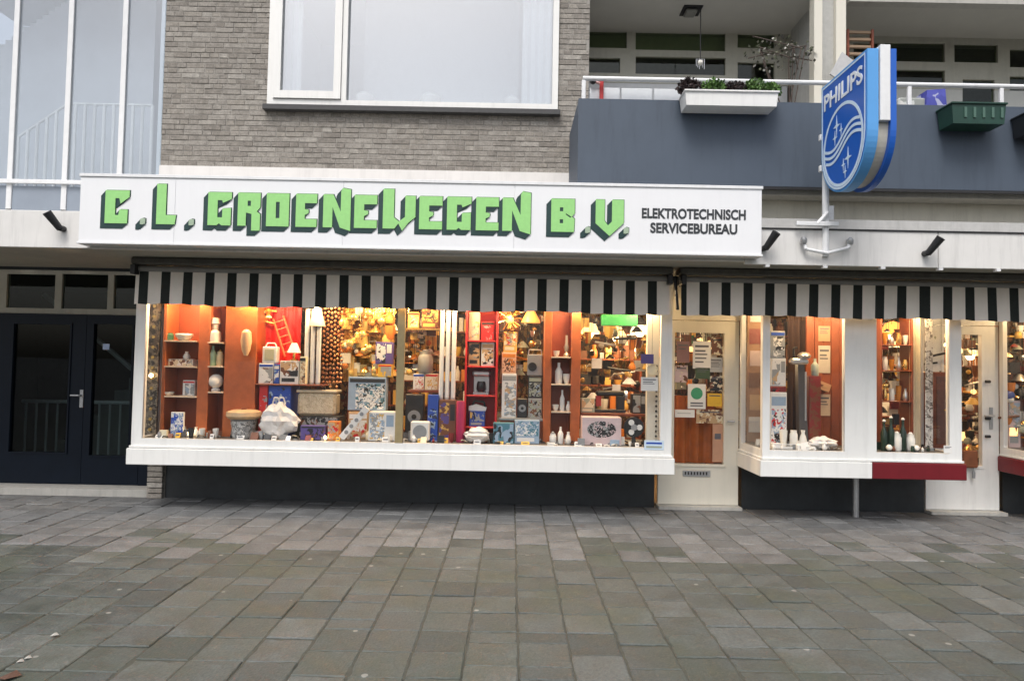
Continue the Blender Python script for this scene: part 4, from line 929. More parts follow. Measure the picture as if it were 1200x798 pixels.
t = thing('globe_lamp', 'white globe lamp on the right side of the left mahogany unit', 'lamp', (x, Ys, sA[5])); MB().ball((x, Ys, sA[5]+.115), .08).build('globe', porc, t); MB().lathe(x, Ys, sA[5], [(.045, 0), (.05, .02), (.03, .04)]).build('foot', plas, t)
carton(200, 483, 215, 508, 'small blue picture card standing under the left mahogany shelves', 'white', 'blue', -.48, .03, FL, 'card', 'picture_card', ['lblue','white','blue','white'], lid=False)
for px, lb in ((222, 'lit tea light lamp on the floor of the left mahogany unit'),):
    x, _ = W(px, 505, -.5); t = thing('tea_light', lb, 'lamp', (x, -.5, FL)); MB().lathe(x, -.5, FL, [(.025, 0), (.03, .02), (.02, .025)]).build('cup', silver, t); MB().ball((x, -.5, FL+.045), .02).build('flame', bulb_m, t)
for px, lb in ((237, 'small white egg cup on the window floor beside the tea light'), (253, 'small white egg cup below the globe lamp')): turned(px, 502, 510, 7, CUP, porc, lb, 'egg_cup', 'cup', -.5, FL)
x, z = W(289, 402, -.46)
t = thing('wall_lamp', 'tan curved wall lamp on the wide mahogany panel', 'lamp', (x, -.45, z-.16))
MB().lathe(x, -.47, z-.14, [(.02, 0), (.045, .06), (.06, .16), (.05, .26), (.02, .29)]).build('shade', mat('tan_shade', (.72, .45, .25), .5), t); MB().bbox(x-.02, x+.02, -.43, -.401, z-.04, z+.04).build('mount', brass, t)
x, _ = W(284, 490, -.5); zt_ = W(284, 476, -.5)[1]
t = thing('basket', 'round grey woven basket under the pale wooden tray', 'basket', (x, -.46, FL)); MB().lathe(x, -.46, FL, [(.11, 0), (.13, .05), (.12, .1), (.135, .17), (.13, .19)]).build('body', cells('wicker', [(.2,.2,.2), (.4,.4,.4), (.12,.12,.12), (.5,.5,.48)], 40), t); MB().lathe(x, -.46, FL+.191, [(.135, 0), (.14, .01), (.13, .02)]).build('rim', greyp, t)
t = thing('round_tray', 'pale round wooden tray lying on the grey basket', 'tray', (x, -.46, FL+.212)); MB().lathe(x, -.46, FL+.212, [(.16, 0), (.185, .03), (.18, .075), (.12, .095), (.02, .1)]).build('top', mat('pale_wood', (.55, .38, .22), .5, var=.2), t); MB().lathe(x, -.46, FL+.312, [(.03, 0), (.035, .015), (.01, .02)]).build('knob', wood2, t)
# --- red corner
curtain(W(302, 400, -.1)[0], W(353, 400, -.1)[0], 1.35, 2.49, -.12, 'bright red hanging cloth behind the toy ladder', mat('red_cloth', (.62, .012, .012), .6, var=.15), 4, .02, name='red_cloth', cat='cloth')
carton(303, 452, 313, 513, 'narrow red carton under the display board left of the blue carton', 'red', 'red', -.36, .3, FL)
zb_ = carton(314, 452, 340, 513, 'blue carton carrying the display board behind the white bag', 'blue', 'blue', -.36, .3, FL)
x0, x1 = RX(300, 450, 379, 452, -.40)[:2]
t = thing('display_board', 'thin dark board on the red and blue cartons', 'board', ((x0+x1)/2, -.25, zb_)); MB().bbox(x0, x1, -.42, -.05, zb_+.0005, zb_+.016, .003).build('board', wood2, t); box('support_leg', dark, t, x1-.03, x1-.01, -.3, -.28, FL, zb_)
zs = zb_+.0165
z1_ = carton(303, 426, 320, 450, 'white carton at the left end of the display board', 'white', 'grey', -.39, .12, zs)
carton(321, 427, 327, 450, 'slim navy carton on the display board', 'blue', 'white', -.39, .12, zs)
z2_ = carton(328, 423, 350, 450, 'white and black carton on the display board below the small lamp', 'white', 'black', -.39, .12, zs)
carton(351, 418, 358, 450, 'slim cream carton on the display board', 'cream', 'tan', -.39, .12, zs)
x0, x1, z0, z1 = RX(308, 402, 325, 426, -.36)
t = thing('lantern', 'white square lantern on the left white carton', 'lantern', ((x0+x1)/2, -.33, z1_)); MB().bbox(x0, x1, -.38, -.28, z1_, z1-.04, .01).build('case', plas, t); box('window', mat('lantern_pane', (.45, .44, .3), .3), t, x0+.03, x1-.03, -.385, -.3805, z1_+.03, z1-.07); MB().tube([(x0+.02, -.33, z1-.04), (x0+.04, -.33, z1), (x1-.04, -.33, z1), (x1-.02, -.33, z1-.04)], .008, 6).build('handle', plas, t)
table_lamp(345, 402, 423, 16, 'small white shaded lamp on the white and black carton', -.34, z2_)
p0, p1 = W(314, 373, -.33), W(333, 418, -.33)
t = thing('toy_ladder', 'orange red toy ladder leaning against the red cloth', 'ladder', (p1[0], -.3, p1[1])); om = mat('ladder_orange', (.75, .10, .03), .5)
dx = .115
for s in (0, 1): MB().tube([(p0[0]+s*dx, -.16, p0[1]+.04*s), (p1[0]+s*dx, -.30, p1[1]+.04*s)], .012, 8).build('rail', om, t)
for k in range(5): f = .1+k*.2; x = p0[0]+(p1[0]-p0[0])*f; y = -.16-.14*f; z = p0[1]+(p1[1]-p0[1])*f; MB().tube([(x, y, z), (x+dx, y, z+.04)], .010, 8).build('rung', om, t)
bagm = mat('bag_film', (.72, .70, .68), .3, var=.1, scale=10, bump=.5)
crumpled(301, 472, 345, 512, 'crumpled white plastic bag in front of the blue carton', bagm, -.60)
upright_tubes((361, 368, 375), 362, 450, 'white lamp tube standing on the display board', 'lamp tubes on the display board', zs, -.30)
x, z = W(373, 370, -.35)
t = thing('paper_lantern', 'cream folded paper lampshade above the lamp tubes', 'lampshade', (x, -.35, z-.1)); MB().lathe(x, -.38, z-.12, [(.09, 0), (.08, .05), (.03, .22), (.02, .23)], 20).build('shade', mat('cream_paper', (.75, .66, .46), .8), t); MB().cyl((x, -.38, z+.1), (x, -.38, 2.499), .005, n=6).build('cord', dark, t)
t = thing('bead_curtain', 'copper bead curtain hanging beside the lamp tubes', 'bead curtain', (W(391, 410, -.2)[0], -.2, 1.45)); cop = cells('copper_beads', [(.45,.13,.04), (.7,.3,.1), (.2,.05,.02), (.8,.5,.25)], 60, .3, .3)
for k in range(6):
    x, zt_ = W(381+k*4.2, 356, -.2); zb2 = W(381+k*4.2, 455-5*(k % 2), -.2)[1]; mb = MB(); n = 22
    for j in range(n): z = zb2+(2.48-zb2)*j/n; mb.lathe(x+.006*math.sin(j*2+k), -.2, z, [(.004, 0), (.018, .014), (.018, .024), (.004, .038)], 6)
    mb.build('strand', cop, t)
goldm = cells('gold_foil', [(.72,.45,.10), (.85,.62,.22), (.5,.26,.05), (.8,.5,.14), (.62,.30,.06)], 17, .28, .35)
curtain(W(403, 400, -.1)[0], W(462, 400, -.1)[0], 1.40, 2.49, -.10, 'gold foil hanging behind the purple and yellow cartons', goldm, 5, .03, name='gold_hanging', cat='hanging')
for px, py in ((415, 372), (432, 366), (447, 376), (425, 392), (410, 402), (433, 408)):
    x, z = W(px, py, -.28); t = thing('ball_lamp', 'small golden ball lamp hung before the gold foil', 'lamp', (x, -.28, z-.04), 'golden ball lamps before the foil'); MB().ball((x, -.28, z), .045).build('ball', mat('gold_ball', (.8, .52, .16), .25, metal=.6, emit=(1, .6, .2), es=.08), t); MB().cyl((x, -.28, z+.045), (x, -.28, 2.499), .003, n=5).build('cord', brass, t)
za = carton(346, 488, 397, 513, 'low black hifi amplifier on the window floor', 'black', 'grey', -.36, .25, FL, 'amplifier', 'amplifier', lid=False)
x0, x1, z0, z1 = RX(348, 459, 393, 487, -.34)
t = thing('hamper', 'cream woven hamper on the black amplifier', 'hamper', ((x0+x1)/2, -.22, za)); MB().bbox(x0, x1, -.34, -.12, za, z1-.012, .03).build('body', cells('cream_wicker', [(.62,.5,.34), (.7,.6,.42), (.5,.4,.26)], 45), t); MB().bbox(x0-.01, x1+.01, -.35, -.11, z1-.0115, z1+.02, .02).build('lid', mat('cream_lid', (.66, .56, .4), .6), t)
carton(352, 499, 381, 514, 'dark purple carton before the black amplifier', 'purple', 'black', -.56, .10, FL)
carton(384, 494, 397, 514, 'small orange carton beside the dark purple carton', 'orange', 'tan', -.56, .10, FL)
x, _ = W(381, 508, -.62); t = thing('tea_light', 'lit tea light lamp before the dark purple carton', 'lamp', (x, -.61, FL)); MB().lathe(x, -.61, FL, [(.018, 0), (.022, .018), (.015, .022)]).build('cup', silver, t); MB().ball((x, -.61, FL+.04), .016).build('flame', bulb_m, t)
za = carton(432, 483, 463, 516, 'white carton with red lid left of the bronze mullion', 'white', 'lblue', -.52, .2, FL)
x0, x1 = RX(431, 480, 464, 484, -.52)[:2]
zl = za
carton(408, 483, 431, 516, 'grey cardboard carton under the blue picture carton', 'tan', 'white', -.38, .2, FL)
zp = carton(408, 442, 452, 482, 'blue and white picture carton left of the bronze mullion', 'lblue', 'white', -.36, .14, zl, cols=['lblue','white','black','teal','white'])
zy = carton(443, 427, 459, 441, 'yellow carton on the blue and white picture carton', 'yellow', 'yellow', -.34, .1, zp)
carton(440, 401, 460, 426, 'purple carton on the yellow carton', 'purple', 'white', -.34, .1, zy)
p0, p1 = W(398, 512, -.57), W(430, 478, -.57)
t = thing('power_strip', 'white power strip with dark sockets leaning before the picture carton', 'power strip', (p0[0], -.57, FL))
d_ = Vector((p1[0]-p0[0], 0, p1[1]-FL)).normalized(); n_ = Vector((-d_.z, 0, d_.x))*.035; a = Vector((p0[0]+.02, 0, FL+.03)); b = Vector((p1[0], 0, p1[1]))
MB().prism([((a+n_).x, (a+n_).z), ((b+n_).x, (b+n_).z), ((b-n_).x, (b-n_).z), ((a-n_).x, (a-n_).z)], lambda u, v, w_: (u, w_, v), -.58, -.54).build('body', plas, t)
for k in range(4): c = a+(b-a)*(.2+.2*k); MB().cyl((c.x, -.587, c.z), (c.x, -.5805, c.z), .022, n=10).build('socket', greyp, t)
# --- right of the mullion
x0, x1, z0, z1 = RX(476, 385, 516, 387, -.2)
t = thing('gold_shelf', 'gold hanging shelf right of the bronze mullion', 'shelf', ((x0+x1)/2, -.15, z0)); MB().bbox(x0, x1, -.22, -.05, z0, z1, .003).build('shelf', brass, t)
for x in (x0+.01, x1-.01): MB().cyl((x, -.13, z1), (x, -.13, 2.499), .006, n=6).build('rod', brass, t)
carton(478, 366, 491, 385, 'yellow carton on the gold hanging shelf', 'gold', 'cream', -.2, .1, z1); carton(494, 362, 514, 385, 'brown carton on the gold hanging shelf', 'brown', 'gold', -.2, .1, z1)
speaker(475, 462, 496, 494, 'black loudspeaker standing behind the small white heater', blackp, -.30, FL)
x0, x1, z0, z1 = RX(478, 457, 516, 460, -.14)
t = thing('stand', 'black side stand carrying white cartons behind the loudspeaker', 'stand', ((x0+x1)/2, -.1, FL)); MB().bbox(x0, x1, -.15, .10, z0, z1, .003).build('top', wood2, t)
for x in (x0+.01, x1-.03): box('leg', wood2, t, x, x+.02, -.1, -.08, FL, z0-.0005)
zc = carton(484, 438, 497, 457, 'white carton on the black side stand', 'white', 'pink', -.14, .12, z1); carton(498, 438, 513, 457, 'cream carton on the black side stand', 'cream', 'white', -.14, .12, z1)
turned(499, 412, 438, 18, JAR, mat('grey_jar', (.3, .3, .28), .4), 'grey lidded jar on the cream carton', 'jar', 'jar', -.08, zc, cap=greyp)
x0, x1, z0, z1 = RX(481, 494, 503, 516, -.56)
t = thing('fan_heater', 'small square white fan heater right of the bronze mullion', 'heater', ((x0+x1)/2, -.5, FL)); MB().bbox(x0, x1, -.56, -.46, FL+.01, z1, .012).build('case', plas, t); MB().cyl(((x0+x1)/2, -.566, (FL+z1)/2), ((x0+x1)/2, -.5605, (FL+z1)/2), .075, n=20).build('grille', greyp, t)
for x in (x0+.02, x1-.05): box('foot', dark, t, x, x+.03, -.55, -.47, FL, FL+.0095)
carton(501, 463, 513, 517, 'tall royal blue carton beside the fan heater', 'blue', 'blue', -.46, .14, FL)
zt2 = carton(514, 469, 534, 516, 'dark brown carton with picture below the silver tubes', 'brown', 'black', -.44, .16, FL, cols=['brown','purple','brown','gold'])
upright_tubes((519, 526, 533), 364, 469, 'white lamp tube standing on the dark brown carton', 'lamp tubes on the brown carton', zt2, -.36)
turned(540, 470, 517, 10, [(.9,0),(1,.02),(1,.96),(.9,1)], mat('magenta_roll', (.38, .02, .09), .5), 'upright magenta roll left of the red cabinet', 'fabric_roll', 'roll', -.48, FL)
# red cabinet with shelves
x0, x1, _, zt_ = RX(545, 358, 583, 517, -.34)
t = thing('red_cabinet', 'open red display cabinet right of the lamp tubes', 'cabinet', ((x0+x1)/2, -.2, FL)); redc = mat('cabinet_red', (.5, .015, .02), .4, var=.12)
MB().bbox(x0, x0+.02, -.38, -.05, FL, 2.42).build('side', redc, t); MB().bbox(x1-.02, x1, -.38, -.05, FL, 2.42).build('side', redc, t); box('back', redc, t, x0+.0205, x1-.0205, -.07, -.05, FL, 2.42)
zsh = []
for py in (399, 429, 463, 500): z = W(565, py, -.36)[1]; MB().bbox(x0+.0205, x1-.0205, -.37, -.0705, z-.018, z).build('shelf', redc, t); zsh.append(z+.0005)
q_ = dict(Y=-.34, dep=.14)
carton(549, 366, 562, 399, 'cream carton on the top shelf of the red cabinet', 'cream', 'cream', zb=zsh[0], **q_); carton(564, 377, 579, 399, 'bright red carton on the top shelf of the red cabinet', 'red', 'red', zb=zsh[0], **q_)
carton(549, 402, 562, 429, 'tan carton with dial picture in the red cabinet', 'tan', 'black', zb=zsh[1], **q_); carton(564, 401, 579, 429, 'white photo carton in the red cabinet', 'white', 'tan', zb=zsh[1], **q_)
x, _ = W(564, 450, -.24); t = thing('coffee_machine', 'silver coffee machine on the middle shelf of the red cabinet', 'coffee machine', (x, -.24, zsh[2]))
MB().bbox(x-.09, x+.09, -.30, -.16, zsh[2], zsh[2]+.03).build('base', silver, t); MB().bbox(x-.09, x+.09, -.20, -.14, zsh[2]+.0305, zsh[2]+.21).build('column', silver, t); MB().bbox(x-.10, x+.10, -.31, -.13, zsh[2]+.2105, zsh[2]+.27, .015).build('head', silver, t); MB().lathe(x, -.255, zsh[2]+.031, [(.035, 0), (.055, .03), (.05, .09), (.04, .12)]).build('jug', blackp, t)
zi = carton(550, 482, 568, 500, 'navy carton with grey speaker picture in the red cabinet', 'blue', 'grey', zb=zsh[3], **q_)
x, _ = W(560, 474, -.30); t = thing('steam_iron', 'white steam iron on the navy carton in the red cabinet', 'iron', (x, -.28, zi))
MB().prism([(x-.10, zi), (x+.09, zi), (x+.10, zi+.04), (x-.02, zi+.075), (x-.10, zi+.05)], lambda u, v, w_: (u, w_, v), -.32, -.24).build('body', plas, t); MB().tube([(x+.08, -.28, zi+.045), (x+.07, -.28, zi+.10), (x-.04, -.28, zi+.11), (x-.06, -.28, zi+.06)], .012, 8).build('handle', blackp, t)
crumpled(541, 501, 577, 519, 'low crumpled white plastic bag before the red cabinet', bagm, -.62, FL, 4)
carton(578, 496, 602, 519, 'teal picture carton before the gold poster', 'teal', 'lblue', -.55, .14, FL, cols=['teal','lblue','black','teal'])
carton(603, 493, 632, 520, 'blue picture carton with white streaks left of the second shelf unit', 'lblue', 'white', -.52, .14, FL, cols=['lblue','white','teal','lblue'])
# centre column of goods on a pedestal
x0, x1, z0, z1 = RX(586, 490, 636, 493, -.38)
t = thing('pedestal', 'low dark pedestal behind the two blue picture cartons', 'pedestal', ((x0+x1)/2, -.2, FL)); MB().bbox(x0, x1, -.36, -.02, FL, z0, .004).build('block', wood2, t); MB().bbox(x0-.01, x1+.01, -.375, -.01, z0+.0005, z1, .003).build('top', greyp, t)
zz = z1+.0005
zw = carton(588, 438, 605, 490, 'tall white carton with printed text on the pedestal', 'white', 'grey', -.34, .10, zz)
zsb = speaker(606, 467, 618, 490, 'small black loudspeaker beside the tall white carton', blackp, -.35, zz, .1)
zg = carton(619, 467, 635, 490, 'grey carton at the right end of the pedestal', 'grey', 'sage', -.34, .12, zz)
zg2 = carton(619, 441, 635, 466, 'dark carton on the grey carton of the pedestal', 'black', 'sage', -.33, .12, zg)
zpch = carton(588, 413, 605, 437, 'peach carton on the tall white carton', 'peach', 'orange', -.33, .10, zw)
x0, x1, _, z1 = RX(618, 413, 636, 440, -.30)
t = thing('radio', 'grey portable radio on the dark carton of the pedestal', 'radio', ((x0+x1)/2, -.26, zg2)); MB().bbox(x0, x1, -.30, -.22, zg2, z1-.02, .01).build('case', greyp, t); MB().cyl(((x0+x1)/2-.03, -.306, (zg2+z1)/2-.03), ((x0+x1)/2-.03, -.3005, (zg2+z1)/2-.03), .05, n=16).build('speaker_grille', blackp, t); MB().tube([(x0+.01, -.26, z1-.02), (x0+.02, -.26, z1+.03), (x1-.02, -.26, z1+.03), (x1-.01, -.26, z1-.02)], .007, 6).build('handle', silver, t)
carton(590, 389, 606, 412, 'gold poster carton on the peach carton', 'gold', 'cream', -.32, .06, zpch)
x, z = W(597, 374, -.30); t = thing('starburst_lamp', 'golden starburst lamp above the gold poster carton', 'lamp', (x, -.30, z-.14)); MB().ball((x, -.30, z), .05).build('core', mat('gold_lit', (.85, .55, .15), .3, emit=(1, .6, .2), es=1.2), t)
rr = random.Random(2)
for k in range(26):
    v = Vector((rr.uniform(-1, 1), rr.uniform(-1, .4), rr.uniform(-1, 1))).normalized(); c = Vector((x, -.30, z)); MB().cyl(c+v*.05, c+v*.14, .005, .012, n=6).build('ray', brass, t)
MB().cyl((x, -.30, z+.05), (x, -.30, 2.499), .006, n=6).build('cord', brass, t)
x, z = W(622, 370, -.25); t = thing('flower_lamp', 'orange petal lamp beside the golden starburst lamp', 'lamp', (x, -.25, z-.1)); MB().lathe(x, -.25, z-.08, [(.11, 0), (.10, .03), (.05, .12), (.02, .15)], 10).build('shade', mat('orange_lit', (.8, .3, .05), .5, emit=(1, .4, .08), es=.9), t); MB().cyl((x, -.25, z+.07), (x, -.25, 2.499), .006, n=6).build('cord', brass, t)
# --- second mahogany unit
tB, sB = shelf_unit('orange mahogany shelf unit right of the pedestal with white lamps and bottles', [(637, 646), (669, 680)], (638, 679), [(646, 669, 418), (646, 669, 450), (646, 669, 482)], -.40, -.14)
turned(664, 393, 418, 8, [(.8,0),(.9,.1),(.4,.2),(.8,.45),(.5,.6),(.35,1)], mat('oil_lamp_metal', (.4, .36, .3), .3, metal=.4), 'slender oil lamp on the top shelf of the right mahogany unit', 'oil_lamp', 'lamp', Ys, sB[0])
turned(652, 411, 418, 8, CUP, porc, 'small white bowl on the top shelf of the right mahogany unit', 'bowl', 'bowl', Ys, sB[0])
turned(655, 425, 450, 9, BOT, plas, 'tall white bottle on the middle shelf of the right mahogany unit', 'bottle', 'bottle', Ys, sB[1]); turned(664, 438, 450, 9, CUP, porc, 'white cup on the middle shelf of the right mahogany unit', 'cup', 'cup', Ys, sB[1])
turned(651, 474, 482, 8, CUP, porc, 'small white saucer bowl on the lowest shelf of the right mahogany unit', 'bowl', 'bowl', Ys, sB[2]); turned(659, 457, 482, 6, BOT, plas, 'slim white bottle on the lowest shelf of the right mahogany unit', 'bottle', 'bottle', Ys, sB[2]); turned(666, 470, 482, 6, VASE, porc, 'small white vase on the lowest shelf of the right mahogany unit', 'vase', 'vase', Ys, sB[2])
turned(648, 508, 520, 8, JAR, plas, 'white squat jar on the floor of the right mahogany unit', 'jar', 'jar', -.48, FL, cap=greyp); turned(657, 500, 520, 7, BOT, plas, 'white bottle on the floor of the right mahogany unit', 'bottle', 'bottle', -.46, FL); turned(666, 506, 520, 7, VASE, porc, 'white vase on the floor of the right mahogany unit', 'vase', 'vase', -.48, FL)
# --- right end of the long window
x0, x1, z0, z1 = RX(705, 369, 747, 382, -.3)
t = thing('hanging_box', 'flat green box hanging above the lamps at the right end of the long window', 'box', ((x0+x1)/2, -.28, z0)); MB().bbox(x0, x1, -.32, -.24, z0, z1, .004).build('box', mat('box_green', (.02, .22, .06), .5), t)
for x in (x0+.03, x1-.03): MB().cyl((x, -.28, z1), (x, -.28, 2.499), .004, n=5).build('wire', dark, t)
x0, x1, z0, z1 = RX(682, 489, 728, 522, -.54)
t = thing('carton', 'pale pink carton with dark grill picture near the right post', 'box', ((x0+x1)/2, -.45, FL)); MB().bbox(x0, x1, -.54, -.34, FL, z1, .005).build('body', cm('pink'), t)
MB().prism([((x0+x1)/2+.16*math.cos(a_*math.pi/8), (FL+z1)/2+.02+.09*math.sin(a_*math.pi/8)) for a_ in range(16)], lambda u, v, w_: (u, w_, v), -.5425, -.5403).build('grill_picture', cells('grill_print', [C_['black'], C_['grey'], C_['black'], C_['pink']], 40), t)
x, _ = W(743, 500, -.5); t = thing('desk_fan', 'silver and black desk fan beside the pale pink carton', 'fan', (x, -.5, FL)); MB().lathe(x, -.48, FL, [(.09, 0), (.09, .015), (.03, .03), (.02, .12)]).build('foot', blackp, t)
MB().cyl((x, -.50, FL+.20), (x, -.46, FL+.20), .11, n=20).build('guard', blackp, t); MB().cyl((x, -.515, FL+.20), (x, -.5005, FL+.20), .035, n=14).build('hub', silver, t)
for k in range(3): a_ = k*2.1; MB().cyl((x+.06*math.cos(a_), -.508, FL+.20+.06*math.sin(a_)), (x+.06*math.cos(a_), -.5005, FL+.20+.06*math.sin(a_)), .032, n=10).build('blade', plas, t)
x0, x1, z0, z1 = RX(680, 484, 760, 487, -.2)
t = thing('stand', 'dark side stand behind the pale pink carton', 'stand', ((x0+x1)/2, -.1, FL)); MB().bbox(x0, x1, -.26, .10, z0, z1, .003).build('top', wood2, t)
for x in (x0+.01, x1-.03): box('leg', wood2, t, x, x+.02, -.2, -.18, FL, z0-.0005)
carton(681, 467, 697, 485, 'sage grey carton at the left of the dark side stand', 'sage', 'cream', -.2, .14, z1)
x, _ = W(716, 476, -.15); t = thing('sewing_machine', 'black and red sewing machine on the dark side stand', 'sewing machine', (x, -.1, z1))
MB().bbox(x-.19, x+.17, -.16, -.02, z1, z1+.035).build('bed', blackp, t); MB().bbox(x+.07, x+.16, -.14, -.04, z1+.0355, z1+.19).build('pillar', blackp, t); MB().bbox(x-.17, x+.16, -.14, -.04, z1+.1905, z1+.25, .02).build('arm', blackp, t); MB().bbox(x-.17, x-.11, -.13, -.05, z1+.07, z1+.19).build('needle_head', mat('machine_red', (.3, .03, .03), .4), t); MB().cyl((x+.1605, -.09, z1+.2), (x+.19, -.09, z1+.2), .06, n=14).build('hand_wheel', silver, t)
carton(741, 462, 757, 485, 'dark carton at the right of the dark side stand', 'black', 'grey', -.2, .14, z1)
# shelves deeper in the shop behind the right end
for j, (x0, x1, Yb_, lb) in enumerate(((.55, 1.9, 1.8, 'dark shop rack full of lamps behind the right end of the long window'), (-2.5, .1, 2.3, 'dark shop rack full of goods behind the gold hanging'), (1.95, 3.1, 2.6, 'dark shop rack behind the cream shop door'), (3.6, 5.2, 1.7, 'dark shop rack behind the smaller bay'), (5.3, 7.6, 1.9, 'dark shop rack behind the white right door'))):
    t = thing('shop_rack', lb, 'rack', ((x0+x1)/2, Yb_, .02))
    for x in (x0, x1-.03): box('upright', wood2, t, x, x+.03, Yb_, Yb_+.35, .021, 2.3)
    mb = MB(); rr = random.Random(20+j)
    for k in range(6):
        z = .2+k*.38; MB().box(x0+.031, x1-.031, Yb_, Yb_+.35, z, z+.02).build('shelf', wood2, t); x = x0+.05
        while x < x1-.15:
            w_ = rr.uniform(.05, .16); h_ = rr.uniform(.08, .3)
            if rr.random() < .5: mb.box(x, x+w_, Yb_+.03, Yb_+.2, z+.0205, z+h_, rr.randrange(6))
            else: mb.lathe(x+w_/2, Yb_+.1, z+.0205, [(w_*a_/2, b_*h_) for a_, b_ in rr.choice((VASE, BOT, JAR, CUP))], 8, rr.randrange(6))
            x += w_+rr.uniform(.01, .05)
    o = mb.build('shelf_goods', [cm('white'), cm('gold'), cm('brown'), cm('black'), cm('grey'), cm('orange')], t); o['kind'] = 'stuff'
# things stuck on the glass and post
gy = YF+.034
def note(px0, py0, px1, py1, label, m, Y, prints=(), cat='notice', name='notice'):
    x0, x1, z0, z1 = RX(px0, py0, px1, py1, Y); t = thing(name, label, cat, ((x0+x1)/2, Y, z0))
    box('sheet', m, t, x0, x1, Y, Y+.0015, z0, z1); w_, h_ = x1-x0, z1-z0
    for u0, v0, u1, v1, mm in prints:
        if mm == 'ring': MB().cyl((x0+w_*u0, Y-.001, z0+h_*v0), (x0+w_*u0, Y-.0002, z0+h_*v0), w_*u1, n=20).build('emblem', mat('note_green', (.05, .3, .16), .6), t)
        else: box('print', mm, t, x0+w_*u0, x0+w_*u1, Y-.001, Y-.0002, z0+h_*v0, z0+h_*v1)
ink = mat('note_ink', (.12, .12, .14), .7); txt = [(.12, .78, .88, .86, ink), (.12, .62, .7, .68, ink), (.12, .5, .8, .55, ink), (.12, .36, .75, .41, ink), (.12, .22, .6, .27, ink)]
note(751, 415, 766, 426, 'purple card on the glass by the right post of the long window', cm('purple'), gy, (), 'card', 'card')
note(751, 442, 771, 458, 'white card on the glass below the purple card', paper, gy+.002, txt[:3], 'card', 'card')
x, z = W(764, 433, -.6); t = thing('paper_rosette', 'cream paper rosette hanging between the purple and white cards', 'rosette', (x, -.6, z-.05)); MB().cyl((x, -.61, z), (x, -.595, z), .06, n=10).build('rosette', mat('rosette_paper', (.72, .68, .5), .8), t); MB().cyl((x, -.60, z+.06), (x, -.60, 2.499), .002, n=5).build('thread', dark, t)
note(755, 516, 778, 527, 'pale blue sticker at the lower right corner of the long window frame', mat('sticker_blue', (.55, .66, .76), .5), YF-.003, [(.1, .6, .9, .8, cm('blue')), (.1, .2, .9, .4, cm('sage'))], 'sticker', 'sticker')
x0, x1, _, _ = RX(761, 380, 772, 500, -.45)
t = thing('display_post', 'cream display post with a chain of dark beads by the long window', 'post', ((x0+x1)/2, -.45, FL)); MB().bbox(x0-.03, x1, -.46, -.40, FL, 2.49).build('post', cream, t)
for k in range(16): z = FL+.05+k*.055; MB().ball((x1-.03, -.475, z), .013, 8).build('bead', dark, t)
# door notices
gd = .016
note(812, 400, 833, 432, 'white notice high on the cream shop door pane', paper, gd, txt)
note(831, 419, 847, 436, 'grey printed notice right of the white notice on the shop door', mat('grey_notice', (.42, .43, .43), .8), gd+.002, txt[:4])
note(793, 400, 808, 425, 'purple brown leaflet high on the left of the shop door pane', mat('mauve_leaflet', (.22, .13, .14), .7), gd, txt[:2])
note(815, 431, 832, 444, 'dark green leaflet below the white notice on the shop door', mat('green_leaflet', (.06, .1, .06), .7), gd, txt[:2])
note(806, 450, 827, 479, 'white notice with green round emblem on the shop door', paper, gd-.003, [(.5, .62, .33, 0, 'ring'), (.15, .2, .85, .26, ink), (.15, .1, .85, .15, ink)])
note(791, 480, 814, 489, 'white strip notice low on the shop door pane', paper, gd, txt[2:3])
note(829, 461, 846, 476, 'yellow leaflet right of the green emblem notice', cm('yellow'), gd, txt[:1])
note(835, 497, 847, 541, 'pale leaflet low at the right of the shop door pane', mat('peach_leaflet', (.5, .28, .18), .7), gd, [(.2, .6, .8, .75, ink)])
t = curtain(W(787, 500, .25)[0], W(852, 500, .25)[0], .50, 1.30, .18, 'orange brown glossy cloth hung behind the lower shop door pane', mat('amber_cloth', (.42, .11, .02), .3, var=.3, scale=6), 4, .03, name='door_cloth', cat='cloth')
box('rod', brass, None, *(0, .01, 0, .01, 0, .01)) if False else None
# --- smaller bay, left pane
tC, _ = None, None
x0, x1, _, _ = RX(944, 380, 992, 520, -.10)
t = thing('wood_screen', 'red brown wooden screen at the back of the smaller bay', 'screen', ((x0+x1)/2, -.1, FL)); scr = mat('screen_wood', (.24, .065, .025), .4, var=.2, scale=6)
n = 5
for k in range(n): a = x0+(x1-x0)*k/n; MB().bbox(a+.001, x0+(x1-x0)*(k+1)/n-.001, -.12-.006*(k % 2), -.09, FL, 2.44).build('board', scr, t)
curtain(W(922, 440, .0)[0], W(944, 440, .0)[0], FL, 2.49, -.02, 'dark brown curtain behind the white hair dryer stand', mat('brown_cloth', (.05, .025, .018), .8), 3, .02)
zq = carton(903, 460, 922, 522, 'tall white carton at the bottom left of the smaller bay', 'white', 'lblue', -.42, .2, FL)
t = None
zq2 = carton(904, 420, 921, 452, 'white picture carton on the red topped stack in the smaller bay', 'white', 'grey', -.40, .16, carton(903, 453, 921, 459, 'thin dark red carton between two white cartons in the smaller bay', 'dred', 'dred', -.41, .18, zq))
carton(903, 388, 920, 418, 'grey and black picture carton topmost in the smaller bay stack', 'grey', 'black', -.40, .14, zq2, cols=['grey','black','white','grey'])
x, z = W(935, 425, -.35)
t = thing('upright_vacuum', 'upright dark vacuum cleaner with silver head in the smaller bay', 'vacuum', (x, -.35, FL))
MB().prism([(x-.02, z-.02), (x+.05, z-.02), (x+.10, FL+.06), (x-.0, FL+.06)], lambda u, v, w_: (u, w_, v), -.40, -.32).build('body', mat('charcoal_plastic', (.07, .065, .065), .4), t)
MB().bbox(x-.04, x+.14, -.44, -.28, FL, FL+.0595, .012).build('floor_head', greyp, t)
